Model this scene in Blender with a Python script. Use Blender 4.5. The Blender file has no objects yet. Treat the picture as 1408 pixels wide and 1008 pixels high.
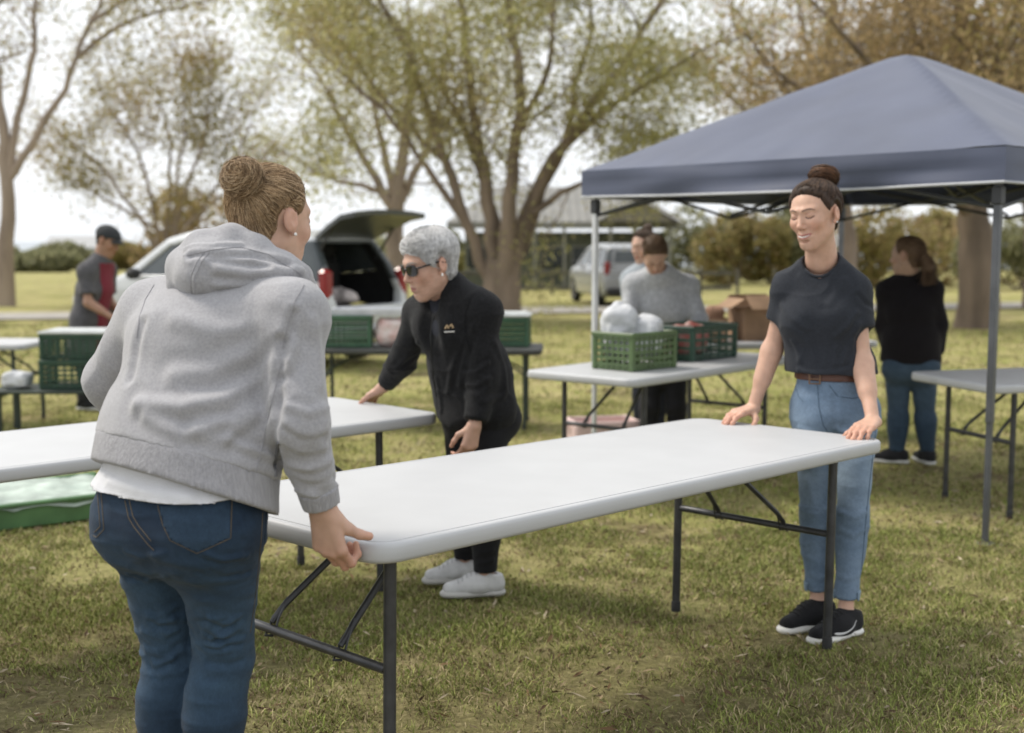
import bpy, bmesh, math, random
import numpy as np
from mathutils import Vector, Matrix
from mathutils.bvhtree import BVHTree

scene = bpy.context.scene
rng = np.random.default_rng(7)
random.seed(7)

# ------------------------------------------------------------------ camera
FPX, CAMH = 1722.0, 1.47
PITCH = math.atan(174.0 / FPX)
CP, SP = math.cos(PITCH), math.sin(PITCH)
cam_d = bpy.data.cameras.new('camera')
cam = bpy.data.objects.new('camera', cam_d)
scene.collection.objects.link(cam)
cam.location = (0, 0, CAMH)
cam.rotation_euler = (math.pi / 2 - PITCH, 0, 0)
cam_d.sensor_fit = 'HORIZONTAL'
cam_d.sensor_width = 36.0
cam_d.lens = 36.0 * FPX / 1408.0
cam_d.clip_start = 0.05
cam_d.clip_end = 3000
cam_d.dof.use_dof = True
cam_d.dof.focus_distance = 3.4
cam_d.dof.aperture_fstop = 2.5
scene.camera = cam

# ------------------------------------------------------------------ sky and sun (bright overcast)
SUN_EL, SUN_AZ = math.radians(52), math.radians(-65)   # azimuth from +Y towards +X
world = bpy.data.worlds.new('World')
scene.world = world
world.use_nodes = True
wn, wl = world.node_tree.nodes, world.node_tree.links
bg = wn['Background']
sky = wn.new('ShaderNodeTexSky')
sky.sky_type = 'NISHITA'
sky.sun_disc = False
sky.sun_elevation = SUN_EL
sky.sun_rotation = SUN_AZ
sky.air_density = 1.0
sky.dust_density = 4.0
hs = wn.new('ShaderNodeHueSaturation')
hs.inputs['Saturation'].default_value = 0.16
wl.new(sky.outputs[0], hs.inputs['Color'])
tc = wn.new('ShaderNodeTexCoord')
mp = wn.new('ShaderNodeMapping'); mp.inputs['Scale'].default_value = (1.6, 1.6, 4.5)
nz = wn.new('ShaderNodeTexNoise'); nz.inputs['Scale'].default_value = 2.2; nz.inputs['Detail'].default_value = 5
cr = wn.new('ShaderNodeMapRange')
cr.inputs['From Min'].default_value = 0.35; cr.inputs['From Max'].default_value = 0.7
cr.inputs['To Min'].default_value = 0.0; cr.inputs['To Max'].default_value = 1.0
wl.new(tc.outputs['Generated'], mp.inputs[0]); wl.new(mp.outputs[0], nz.inputs['Vector']); wl.new(nz.outputs[0], cr.inputs[0])
cl = wn.new('ShaderNodeMixRGB'); cl.inputs[1].default_value = (4.9, 5.1, 5.35, 1); cl.inputs[2].default_value = (6.0, 6.15, 6.3, 1)
wl.new(cr.outputs[0], cl.inputs[0])
mx = wn.new('ShaderNodeMixRGB'); mx.inputs[0].default_value = 0.8
wl.new(hs.outputs[0], mx.inputs[1]); wl.new(cl.outputs[0], mx.inputs[2])
wl.new(mx.outputs[0], bg.inputs['Color'])
bg.inputs['Strength'].default_value = 0.11

sun_d = bpy.data.lights.new('sun', 'SUN')
sun_d.energy = 1.5
sun_d.angle = math.radians(14)
sun_d.color = (1.0, 0.93, 0.82)
sun = bpy.data.objects.new('sun', sun_d)
scene.collection.objects.link(sun)
_sd = Vector((math.sin(SUN_AZ) * math.cos(SUN_EL), math.cos(SUN_AZ) * math.cos(SUN_EL), math.sin(SUN_EL)))
sun.rotation_euler = _sd.to_track_quat('Z', 'Y').to_euler()

vs = scene.view_settings
vs.view_transform = 'Standard'
vs.look = 'None'
vs.exposure = 1.05
vs.gamma = 1.0
vs.use_curve_mapping = False
scene.render.engine = 'CYCLES'
scene.cycles.use_denoising = True
scene.cycles.max_bounces = 6
scene.cycles.transparent_max_bounces = 8
scene.cycles.sample_clamp_indirect = 6
# ------------------------------------------------------------------ helpers
COL = scene.collection


def at(px, py, Y):
    """world point on the line of sight of photograph pixel (px, py) at distance Y"""
    v = (504 - py) / FPX
    y = CP + SP * v
    t = Y / y
    return Vector(((px - 704) / FPX * t, Y, CAMH + (-SP + CP * v) * t))


def gz(y, x=0):
    return np.interp(y, [-50, 4, 30, 60, 150, 240, 330], [0.0, 0.0, -0.28, -0.63, -2.1, -3.4, -4.6])


def srgb(r, g, b):
    f = lambda c: (c / 255 / 12.92) if c <= 10 else (((c / 255) + 0.055) / 1.055) ** 2.4
    return (f(r), f(g), f(b))


MATS = {}


def mat(name, col, rough=0.6, var=0.12, vscale=6.0, bump=0.0, bscale=60.0, metal=0.0, attr=None, spec=0.5,
        col2=None, sheen=0.0, trans=0.0, stretch=None, subsurf=0.0, detail=4.0, alpha=None, coat=0.0):
    m = bpy.data.materials.new(name)
    m.use_nodes = True
    nt = m.node_tree
    n, l = nt.nodes, nt.links
    p = n['Principled BSDF']
    p.inputs['Roughness'].default_value = rough
    p.inputs['Metallic'].default_value = metal
    p.inputs['Specular IOR Level'].default_value = spec
    if coat:
        p.inputs['Coat Weight'].default_value = coat
        p.inputs['Coat Roughness'].default_value = 0.08
    if sheen:
        p.inputs['Sheen Weight'].default_value = sheen
        p.inputs['Sheen Roughness'].default_value = 0.5
    if trans:
        p.inputs['Transmission Weight'].default_value = trans
    if subsurf:
        p.inputs['Subsurface Weight'].default_value = subsurf
        p.inputs['Subsurface Radius'].default_value = (0.010, 0.004, 0.002)
        p.inputs['Subsurface Scale'].default_value = 1.0
    tcn = n.new('ShaderNodeTexCoord')
    vec = tcn.outputs['Object']
    if stretch:
        mpn = n.new('ShaderNodeMapping')
        mpn.inputs['Scale'].default_value = stretch
        l.new(vec, mpn.inputs[0]); vec = mpn.outputs[0]
    t = n.new('ShaderNodeTexNoise')
    t.inputs['Scale'].default_value = vscale
    t.inputs['Detail'].default_value = detail
    l.new(vec, t.inputs['Vector'])
    mixn = n.new('ShaderNodeMixRGB')
    if attr:
        a = n.new('ShaderNodeAttribute'); a.attribute_name = attr
        mul1 = n.new('ShaderNodeMixRGB'); mul1.blend_type = 'MULTIPLY'; mul1.inputs[0].default_value = 1
        mul1.inputs[2].default_value = (1 - var, 1 - var, 1 - var, 1)
        l.new(a.outputs['Color'], mul1.inputs[1]); l.new(mul1.outputs[0], mixn.inputs[1])
        mul2 = n.new('ShaderNodeMixRGB'); mul2.blend_type = 'MULTIPLY'; mul2.inputs[0].default_value = 1
        mul2.inputs[2].default_value = (1 + var, 1 + var, 1 + var, 1)
        l.new(a.outputs['Color'], mul2.inputs[1]); l.new(mul2.outputs[0], mixn.inputs[2])
    else:
        c2 = col2 if col2 else tuple(min(1, c * (1 + var)) for c in col)
        c1 = col if col2 else tuple(c * (1 - var) for c in col)
        mixn.inputs[1].default_value = (*c1, 1)
        mixn.inputs[2].default_value = (*c2, 1)
    mr = n.new('ShaderNodeMapRange')
    mr.inputs['From Min'].default_value = 0.33; mr.inputs['From Max'].default_value = 0.67
    l.new(t.outputs[0], mr.inputs[0]); l.new(mr.outputs[0], mixn.inputs[0])
    l.new(mixn.outputs[0], p.inputs['Base Color'])
    if bump:
        t2 = n.new('ShaderNodeTexNoise')
        t2.inputs['Scale'].default_value = bscale; t2.inputs['Detail'].default_value = 3
        l.new(vec, t2.inputs['Vector'])
        b = n.new('ShaderNodeBump'); b.inputs['Strength'].default_value = bump; b.inputs['Distance'].default_value = 0.01
        l.new(t2.outputs[0], b.inputs['Height']); l.new(b.outputs[0], p.inputs['Normal'])
    if alpha is not None:
        p.inputs['Alpha'].default_value = alpha
    MATS[name] = m
    return m


def link(name, me, material=None, parent=None, loc=None):
    o = bpy.data.objects.new(name, me)
    COL.objects.link(o)
    if material is not None and me is not None and len(me.materials) == 0:
        me.materials.append(material)
    if parent is not None:
        o.parent = parent
    if loc is not None:
        o.location = loc
    return o


def empty(name, loc=(0, 0, 0), rz=0.0):
    o = bpy.data.objects.new(name, None)
    COL.objects.link(o)
    o.location = loc
    o.rotation_euler = (0, 0, rz)
    o.empty_display_size = 0.1
    return o


def tag(o, label=None, cat=None, group=None, kind=None):
    if label: o['label'] = label
    if cat: o['category'] = cat
    if group: o['group'] = group
    if kind: o['kind'] = kind
    return o


def copy_tree(o, parent=None):
    c = o.copy()
    COL.objects.link(c)
    if parent is not None:
        c.parent = parent
    for ch in list(o.children):
        copy_tree(ch, c)
    return c


def np_mesh(name, V, F, smooth=True, colors=None):
    """mesh from numpy verts (n,3) and faces (m,k)"""
    V = np.asarray(V, np.float32); F = np.asarray(F, np.int32)
    me = bpy.data.meshes.new(name)
    me.vertices.add(len(V)); me.vertices.foreach_set('co', V.ravel())
    m, k = F.shape
    me.loops.add(m * k); me.loops.foreach_set('vertex_index', F.ravel())
    me.polygons.add(m)
    me.polygons.foreach_set('loop_start', np.arange(0, m * k, k, dtype=np.int32))
    me.polygons.foreach_set('loop_total', np.full(m, k, np.int32))
    me.polygons.foreach_set('use_smooth', np.full(m, smooth, bool))
    me.update(calc_edges=True)
    if colors is not None:
        C = np.ones((len(V), 4), np.float32); C[:, :3] = colors
        ca = me.color_attributes.new('Col', 'FLOAT_COLOR', 'POINT')
        ca.data.foreach_set('color', C.ravel())
    return me


class MB:
    """collects simple solids into one mesh"""
    def __init__(s):
        s.V, s.F = [], []

    def add(s, V, F):
        o = len(s.V)
        s.V += [tuple(v) for v in V]
        s.F += [tuple(i + o for i in f) for f in F]
        return s

    def box(s, c, d, R=None, bev=0.0):
        x, y, z = d[0] / 2, d[1] / 2, d[2] / 2
        if bev <= 0:
            V = [(-x, -y, -z), (x, -y, -z), (x, y, -z), (-x, y, -z), (-x, -y, z), (x, -y, z), (x, y, z), (-x, y, z)]
            F = [(0, 3, 2, 1), (4, 5, 6, 7), (0, 1, 5, 4), (1, 2, 6, 5), (2, 3, 7, 6), (3, 0, 4, 7)]
        else:
            b = min(bev, x * .9, y * .9, z * .9)
            V = []; F = []
            for zz, ins in ((-z, b), (-z + b, 0), (z - b, 0), (z, b)):
                X, Y_ = x - ins, y - ins
                bb = b * .7
                V += [(-X + bb, -Y_, zz), (X - bb, -Y_, zz), (X, -Y_ + bb, zz), (X, Y_ - bb, zz),
                      (X - bb, Y_, zz), (-X + bb, Y_, zz), (-X, Y_ - bb, zz), (-X, -Y_ + bb, zz)]
            for k in range(3):
                for i in range(8):
                    j = (i + 1) % 8
                    F.append((k * 8 + i, k * 8 + j, k * 8 + 8 + j, k * 8 + 8 + i))
            F.append(tuple(range(7, -1, -1))); F.append(tuple(range(24, 32)))
        c = Vector(c)
        if R is not None:
            V = [R @ Vector(v) for v in V]
        return s.add([c + Vector(v) for v in V], F)

    def tube(s, pts, r, n=8, cap=True):
        pts = [Vector(p) for p in pts]
        if not hasattr(r, '__len__'): r = [r] * len(pts)
        V, F = [], []
        prev = None
        for i, p in enumerate(pts):
            a = pts[max(i - 1, 0)]; b = pts[min(i + 1, len(pts) - 1)]
            t = (b - a).normalized() if (b - a).length > 1e-9 else Vector((0, 0, 1))
            if prev is None:
                u = t.orthogonal().normalized()
            else:
                u = (prev - t * prev.dot(t))
                u = u.normalized() if u.length > 1e-6 else t.orthogonal().normalized()
            prev = u
            w = t.cross(u)
            for k in range(n):
                a_ = 2 * math.pi * k / n
                V.append(p + (u * math.cos(a_) + w * math.sin(a_)) * r[i])
        for i in range(len(pts) - 1):
            for k in range(n):
                j = (k + 1) % n
                F.append((i * n + k, i * n + j, i * n + n + j, i * n + n + k))
        if cap:
            F.append(tuple(range(n - 1, -1, -1)))
            q = (len(pts) - 1) * n
            F.append(tuple(range(q, q + n)))
        return s.add(V, F)

    def lathe(s, prof, n=24, M=None):
        V, F = [], []
        for r, z in prof:
            for k in range(n):
                a = 2 * math.pi * k / n
                V.append(Vector((r * math.cos(a), r * math.sin(a), z)))
        for i in range(len(prof) - 1):
            for k in range(n):
                j = (k + 1) % n
                F.append((i * n + k, i * n + j, i * n + n + j, i * n + n + k))
        F.append(tuple(range(n - 1, -1, -1)))
        F.append(tuple(range((len(prof) - 1) * n, len(prof) * n)))
        if M is not None: V = [M @ v for v in V]
        return s.add(V, F)

    def prism(s, poly, h, M=None):
        """extrude a 2D polygon (x,y) from z=0 to z=h"""
        k = len(poly)
        V = [Vector((x, y, 0)) for x, y in poly] + [Vector((x, y, h)) for x, y in poly]
        F = [tuple(range(k - 1, -1, -1)), tuple(range(k, 2 * k))]
        for i in range(k):
            j = (i + 1) % k
            F.append((i, j, k + j, k + i))
        if M is not None: V = [M @ v for v in V]
        return s.add(V, F)

    def build(s, name, material, parent=None, smooth=False, loc=None):
        me = bpy.data.meshes.new(name)
        me.from_pydata([tuple(v) for v in s.V], [], s.F)
        me.update()
        bm = bmesh.new(); bm.from_mesh(me)
        bmesh.ops.recalc_face_normals(bm, faces=bm.faces)
        bm.to_mesh(me); bm.free()
        if smooth:
            me.polygons.foreach_set('use_smooth', np.ones(len(me.polygons), bool))
            me.set_sharp_from_angle(angle=math.radians(40))
        return link(name, me, material, parent, loc)


# ---- implicit surfaces: smooth unions of tapered capsules and ellipsoids, meshed with surface nets
def _v(p):
    return np.array([p[0], p[1], p[2]], np.float32)


class Field:
    def __init__(s, lo, hi, h):
        s.lo = _v(lo); s.h = h
        s.n = np.ceil((_v(hi) - s.lo) / h).astype(int) + 1
        s.d = np.full(s.n, 1.0, np.float32)
        s.ax = [(s.lo[i] + h * np.arange(s.n[i])).astype(np.float32) for i in range(3)]

    def _sub(s, lo, hi):
        a = np.clip(np.floor((lo - s.lo) / s.h).astype(int), 0, s.n)
        b = np.clip(np.ceil((hi - s.lo) / s.h).astype(int) + 1, 0, s.n)
        if np.any(b <= a): return None, None
        sl = tuple(slice(a[i], b[i]) for i in range(3))
        P = (s.ax[0][sl[0]][:, None, None], s.ax[1][sl[1]][None, :, None], s.ax[2][sl[2]][None, None, :])
        return sl, P

    def _blend(s, sl, v, k, op):
        a = s.d[sl]
        if op == 'u':
            if k > 0:
                hh = np.maximum(k - np.abs(a - v), 0) / k
                s.d[sl] = np.minimum(a, v) - hh * hh * (k * .25)
            else:
                s.d[sl] = np.minimum(a, v)
        elif op == 's':
            v = -v
            if k > 0:
                hh = np.maximum(k - np.abs(a - v), 0) / k
                s.d[sl] = np.maximum(a, v) + hh * hh * (k * .25)
            else:
                s.d[sl] = np.maximum(a, v)
        elif op == 'i':
            s.d[sl] = np.maximum(a, v)

    def cap(s, a, b, ra, rb, k=0.02, flat=None, op='u'):
        a, b = _v(a), _v(b)
        m = max(ra, rb) * (flat[1] if flat and flat[1] > 1 else 1.0) + max(k, 0) + 3 * s.h
        sl, P = s._sub(np.minimum(a, b) - m, np.maximum(a, b) + m)
        if sl is None: return s
        q = [P[i] - a[i] for i in range(3)]
        ba = b - a
        if flat:
            ax_ = _v(flat[0]); ax_ /= np.linalg.norm(ax_); f = flat[1]
            dl = q[0] * ax_[0] + q[1] * ax_[1] + q[2] * ax_[2]
            g = dl * (1 / f - 1)
            q = [q[i] + g * ax_[i] for i in range(3)]
            ba = ba + ax_ * (np.dot(ba, ax_) * (1 / f - 1))
        L = max(float(np.dot(ba, ba)), 1e-10)
        t = np.clip((q[0] * ba[0] + q[1] * ba[1] + q[2] * ba[2]) / L, 0, 1)
        v = np.sqrt((q[0] - t * ba[0]) ** 2 + (q[1] - t * ba[1]) ** 2 + (q[2] - t * ba[2]) ** 2) - (ra + (rb - ra) * t)
        s._blend(sl, v, k, op)
        return s

    def ell(s, c, r, R=None, k=0.02, op='u'):
        c = _v(c); r = _v(r)
        m = float(r.max()) + max(k, 0) + 3 * s.h
        sl, P = s._sub(c - m, c + m)
        if sl is None: return s
        q = [P[i] - c[i] for i in range(3)]
        if R is not None:
            R = np.asarray(R, np.float32)
            q = [q[0] * R[0, j] + q[1] * R[1, j] + q[2] * R[2, j] for j in range(3)]
        k0 = np.sqrt((q[0] / r[0]) ** 2 + (q[1] / r[1]) ** 2 + (q[2] / r[2]) ** 2)
        k1 = np.sqrt((q[0] / r[0] ** 2) ** 2 + (q[1] / r[1] ** 2) ** 2 + (q[2] / r[2] ** 2) ** 2)
        v = k0 * (k0 - 1) / np.maximum(k1, 1e-6)
        s._blend(sl, v, k, op)
        return s

    def rbox(s, c, half, rad, R=None, k=0.0, op='u'):
        c = _v(c); half = _v(half)
        m = float(np.linalg.norm(half)) + rad + max(k, 0) + 3 * s.h
        sl, P = s._sub(c - m, c + m)
        if sl is None: return s
        q = [P[i] - c[i] for i in range(3)]
        if R is not None:
            R = np.asarray(R, np.float32)
            q = [q[0] * R[0, j] + q[1] * R[1, j] + q[2] * R[2, j] for j in range(3)]
        q = [np.abs(q[i]) - (half[i] - rad) for i in range(3)]
        v = np.sqrt(np.maximum(q[0], 0) ** 2 + np.maximum(q[1], 0) ** 2 + np.maximum(q[2], 0) ** 2) \
            + np.minimum(np.maximum(q[0], np.maximum(q[1], q[2])), 0) - rad
        s._blend(sl, v, k, op)
        return s

    def cut(s, p, n, where=None, keep_r=None):
        """keep the side behind the plane; with where=(centre, radius) only inside that ball"""
        p, n = _v(p), _v(n); n = n / np.linalg.norm(n)
        if where is not None:
            c, r = _v(where[0]), where[1]
            sl, P = s._sub(c - r, c + r)
            if sl is None: return s
            dist = np.sqrt((P[0] - c[0]) ** 2 + (P[1] - c[1]) ** 2 + (P[2] - c[2]) ** 2) - r
        else:
            sl, P = s._sub(s.lo - 1, s.lo + s.n * s.h + 1); dist = None
        v = (P[0] - p[0]) * n[0] + (P[1] - p[1]) * n[1] + (P[2] - p[2]) * n[2]
        if dist is not None:
            v = np.minimum(v, -dist)
        s.d[sl] = np.maximum(s.d[sl], v)
        return s

    def merge(s, g, k=.03):
        a, v = s.d, g.d
        hh = np.maximum(k - np.abs(a - v), 0) / k
        s.d = np.minimum(a, v) - hh * hh * (k * .25)
        return s

    def like(s):
        return Field(s.lo, s.lo + (s.n - 1.5) * s.h, s.h)

    def mesh(s):
        d, h = s.d, s.h
        d[0] = d[-1] = 1; d[:, 0] = d[:, -1] = 1; d[:, :, 0] = d[:, :, -1] = 1
        ins = d < 0
        cnt = np.zeros(s.n - 1, np.int8)
        for i in (0, 1):
            for j in (0, 1):
                for k in (0, 1):
                    cnt += ins[i:s.n[0] - 1 + i, j:s.n[1] - 1 + j, k:s.n[2] - 1 + k]
        act = (cnt > 0) & (cnt < 8)
        I = np.argwhere(act)
        corners = [(i, j, k) for i in (0, 1) for j in (0, 1) for k in (0, 1)]
        vals = np.stack([d[I[:, 0] + c[0], I[:, 1] + c[1], I[:, 2] + c[2]] for c in corners], 1)
        acc = np.zeros((len(I), 3), np.float32); num = np.zeros(len(I), np.float32)
        for a in range(8):
            for b in range(a + 1, 8):
                ca, cb = np.array(corners[a]), np.array(corners[b])
                if np.abs(ca - cb).sum() != 1: continue
                va, vb = vals[:, a], vals[:, b]
                mk = (va < 0) != (vb < 0)
                t = np.where(mk, va / np.where(mk, va - vb, 1), 0)
                acc += np.where(mk[:, None], ca + t[:, None] * (cb - ca), 0)
                num += mk
        V = (I + acc / num[:, None]) * h + s.lo
        idx = np.full(s.n - 1, -1, np.int32)
        idx[I[:, 0], I[:, 1], I[:, 2]] = np.arange(len(I))
        Fs = []
        for ax_ in range(3):
            sa = [slice(None)] * 3; sb = [slice(None)] * 3
            sa[ax_] = slice(0, -1); sb[ax_] = slice(1, None)
            A, B = ins[tuple(sa)], ins[tuple(sb)]
            E = np.argwhere(A != B)
            u, w = (ax_ + 1) % 3, (ax_ + 2) % 3
            E = E[(E[:, u] > 0) & (E[:, w] > 0) & (E[:, u] < s.n[u] - 1) & (E[:, w] < s.n[w] - 1)]
            def cell(du, dw):
                C = E.copy(); C[:, u] += du; C[:, w] += dw
                return idx[C[:, 0], C[:, 1], C[:, 2]]
            q = np.stack([cell(-1, -1), cell(0, -1), cell(0, 0), cell(-1, 0)], 1)
            flip = ~A[E[:, 0], E[:, 1], E[:, 2]]
            q[flip] = q[flip][:, ::-1]
            Fs.append(q)
        Fq = np.concatenate(Fs)
        Fq = Fq[(Fq >= 0).all(1)]
        return V.astype(np.float32), Fq


def vnormals(V, F):
    n = np.cross(V[F[:, 2]] - V[F[:, 0]], V[F[:, 3]] - V[F[:, 1]])
    N = np.zeros_like(V)
    for k in range(4):
        for c in range(3):
            N[:, c] += np.bincount(F[:, k], n[:, c], minlength=len(V))
    return N / np.maximum(np.linalg.norm(N, axis=1, keepdims=True), 1e-9)


def relax(V, F, it=2, lam=0.5):
    a = np.concatenate([F[:, 0], F[:, 1], F[:, 2], F[:, 3]]); b = np.concatenate([F[:, 1], F[:, 2], F[:, 3], F[:, 0]])
    cnt = np.bincount(a, minlength=len(V)) + np.bincount(b, minlength=len(V))
    for _ in range(it):
        S = np.zeros_like(V)
        for c in range(3):
            S[:, c] = np.bincount(a, V[b, c], minlength=len(V)) + np.bincount(b, V[a, c], minlength=len(V))
        V = V + lam * (S / np.maximum(cnt, 1)[:, None] - V)
    return V.astype(np.float32)


_PERM = np.random.default_rng(3).random(4096).astype(np.float32)


def vnoise(P, scale=1.0, seed=0):
    """smooth value noise in -1..1 for (n,3) points"""
    Q = np.asarray(P, np.float32) * np.asarray(scale, np.float32) + 100.0 + seed * 17.31
    i = np.floor(Q).astype(np.int64); f = Q - i
    f = f * f * (3 - 2 * f)
    out = 0
    for dx in (0, 1):
        for dy in (0, 1):
            for dz in (0, 1):
                hsh = ((i[:, 0] + dx) * 73856093 ^ (i[:, 1] + dy) * 19349663 ^ (i[:, 2] + dz) * 83492791) % 4096
                w = (f[:, 0] if dx else 1 - f[:, 0]) * (f[:, 1] if dy else 1 - f[:, 1]) * (f[:, 2] if dz else 1 - f[:, 2])
                out = out + w * _PERM[hsh]
    return out * 2 - 1


def seg_dist(P, pts):
    """distance of (n,3) points to a polyline"""
    best = np.full(len(P), 1e9, np.float32)
    for a, b in zip(pts[:-1], pts[1:]):
        a, b = _v(a), _v(b); ba = b - a
        t = np.clip(((P - a) @ ba) / max(ba @ ba, 1e-9), 0, 1)
        best = np.minimum(best, np.linalg.norm(P - a - t[:, None] * ba, axis=1))
    return best


def bvh_of(V, F):
    return BVHTree.FromPolygons([tuple(v) for v in V.tolist()], F.tolist())


def on_surf(bvh, px, py, off=0.0):
    """first surface point seen along a photograph line of sight"""
    o = Vector((0, 0, CAMH)); d = (at(px, py, 1.0) - o).normalized()
    hit = bvh.ray_cast(o, d)
    if hit[0] is None: return None
    n = hit[1] if hit[1].dot(d) < 0 else -hit[1]
    return hit[0] + n * off
# ------------------------------------------------------------------ ground
def ground_material():
    m = bpy.data.materials.new('turf'); m.use_nodes = True
    n, l = m.node_tree.nodes, m.node_tree.links
    p = n['Principled BSDF']; p.inputs['Roughness'].default_value = 0.95; p.inputs['Specular IOR Level'].default_value = 0.15
    tcn = n.new('ShaderNodeTexCoord')
    def noise(sc, det=5, rough=.6):
        t = n.new('ShaderNodeTexNoise'); t.inputs['Scale'].default_value = sc; t.inputs['Detail'].default_value = det
        t.inputs['Roughness'].default_value = rough
        l.new(tcn.outputs['Object'], t.inputs['Vector']); return t
    def mix(a, b, f, lo, hi):
        mr = n.new('ShaderNodeMapRange'); mr.inputs['From Min'].default_value = lo; mr.inputs['From Max'].default_value = hi
        l.new(f.outputs[0], mr.inputs[0])
        x = n.new('ShaderNodeMixRGB'); l.new(mr.outputs[0], x.inputs[0])
        for i, c in ((1, a), (2, b)):
            if isinstance(c, tuple): x.inputs[i].default_value = (*c, 1)
            else: l.new(c.outputs[0], x.inputs[i])
        return x
    g = mix((0.24, 0.24, 0.075), (0.375, 0.345, 0.145), noise(0.5), .38, .62)
    g2 = mix(g, (0.43, 0.345, 0.195), noise(1.6, 6, .7), .48, .72)
    g3 = mix(g2, (0.095, 0.065, 0.042), noise(0.9, 7, .72), .54, .66)
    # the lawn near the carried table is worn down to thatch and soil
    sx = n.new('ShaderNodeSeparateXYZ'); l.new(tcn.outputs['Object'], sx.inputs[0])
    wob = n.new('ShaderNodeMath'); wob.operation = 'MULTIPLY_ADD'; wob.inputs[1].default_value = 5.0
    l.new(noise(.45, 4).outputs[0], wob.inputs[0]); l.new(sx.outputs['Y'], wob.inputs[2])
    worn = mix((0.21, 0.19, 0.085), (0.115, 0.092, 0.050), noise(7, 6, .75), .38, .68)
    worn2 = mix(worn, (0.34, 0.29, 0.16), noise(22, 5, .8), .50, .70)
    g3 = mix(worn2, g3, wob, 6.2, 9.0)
    fine = mix((0.50, 0.50, 0.46), (1.35, 1.35, 1.3), noise(38, 4, .8), .3, .7)
    mul = n.new('ShaderNodeMixRGB'); mul.blend_type = 'MULTIPLY'; mul.inputs[0].default_value = .8
    l.new(g3.outputs[0], mul.inputs[1]); l.new(fine.outputs[0], mul.inputs[2])
    l.new(mul.outputs[0], p.inputs['Base Color'])
    b = n.new('ShaderNodeBump'); b.inputs['Strength'].default_value = .8; b.inputs['Distance'].default_value = .03
    l.new(noise(24, 6, .75).outputs[0], b.inputs['Height']); l.new(b.outputs[0], p.inputs['Normal'])
    return m


def bumpz(x, y):
    P = np.stack([x, y, np.zeros_like(x)], 1)
    near = np.clip(1 - (y - 12) / 20, 0, 1)
    return near * (0.022 * vnoise(P, 1.1, 1) + 0.012 * vnoise(P, 3.7, 2))


ys = np.concatenate([np.linspace(-6, 2.4, 8), np.linspace(2.6, 12, 110), np.geomspace(12.3, 330, 60)])
xs_ = np.linspace(-1, 1, 121); xs_ = np.sign(xs_) * (np.abs(xs_) * .35 + np.abs(xs_) ** 4 * .65)
GX, GY = np.meshgrid(xs_, ys, indexing='xy')
wid = 12 + 0.95 * np.clip(ys, 0, None)
GXX = GX * wid[:, None]
V = np.stack([GXX.ravel(), GY.ravel(), np.zeros(GXX.size)], 1)
V[:, 2] = gz(V[:, 1]) + bumpz(V[:, 0], V[:, 1])
nx = len(xs_); i = np.arange(len(ys) - 1)[:, None] * nx + np.arange(nx - 1)[None, :]
i = i.ravel()
GF = np.stack([i, i + 1, i + nx + 1, i + nx], 1)
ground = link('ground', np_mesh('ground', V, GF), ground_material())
tag(ground, 'worn park lawn of green, straw and bare brown patches', kind='structure')
_gb = bvh_of(V.astype(np.float32), GF)


def ground_z(x, y):
    return float(gz(y) + bumpz(np.array([float(x)]), np.array([float(y)]))[0])


def blades(n, ylo, yhi, hmin, hmax, w, dens_fn, seed):
    r = np.random.default_rng(seed)
    y = np.sqrt(r.random(n) * (yhi ** 2 - ylo ** 2) + ylo ** 2)
    x = (r.random(n) * 2 - 1) * (0.425 * y + 0.25)
    P = np.stack([x, y, 0 * x], 1)
    patch = .5 + .5 * (0.45 * vnoise(P, .9, 5) + .45 * vnoise(P, 3.1, 6) + .35 * vnoise(P, 9.0, 7))
    keep = r.random(n) < dens_fn(patch)
    x, y, patch = x[keep], y[keep], patch[keep]; n = len(x)
    z = gz(y) + bumpz(x, y) - 0.003
    a = r.random(n) * 2 * np.pi
    h = (hmin + (hmax - hmin) * r.random(n) ** 1.6) * (.6 + .7 * patch)
    lean = h * (0.3 + 1.1 * r.random(n)); la = r.random(n) * 2 * np.pi
    ww = w * (.6 + .8 * r.random(n))
    dx, dy = np.cos(a) * ww, np.sin(a) * ww
    lx, ly = np.cos(la) * lean, np.sin(la) * lean
    B = np.stack([x, y, z], 1)
    V = np.stack([B + np.stack([-dx, -dy, 0 * x], 1), B + np.stack([dx, dy, 0 * x], 1),
                  B + np.stack([lx * .45 + dx * .7, ly * .45 + dy * .7, h * .65], 1),
                  B + np.stack([lx * .45 - dx * .7, ly * .45 - dy * .7, h * .65], 1),
                  B + np.stack([lx, ly, h * .85], 1)], 1)
    u = r.random(n)
    dry = np.clip(.55 - .6 * (patch - .45), .08, .95)
    green = np.array([.19, .225, .055]); yel = np.array([.33, .335, .115]); straw = np.array([.38, .31, .18]); brown = np.array([.14, .095, .055])
    c = np.where((u < dry * .45)[:, None], straw, np.where((u < dry * .75)[:, None], brown, np.where((u < .8)[:, None], green, yel)))
    c = c * (.7 + .6 * r.random(n))[:, None]
    i = np.arange(n) * 5
    F3 = np.concatenate([np.stack([i, i + 1, i + 2], 1), np.stack([i, i + 2, i + 3], 1), np.stack([i + 3, i + 2, i + 4], 1)])
    return V.reshape(-1, 3), F3, np.repeat(c, 5, 0)


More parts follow.
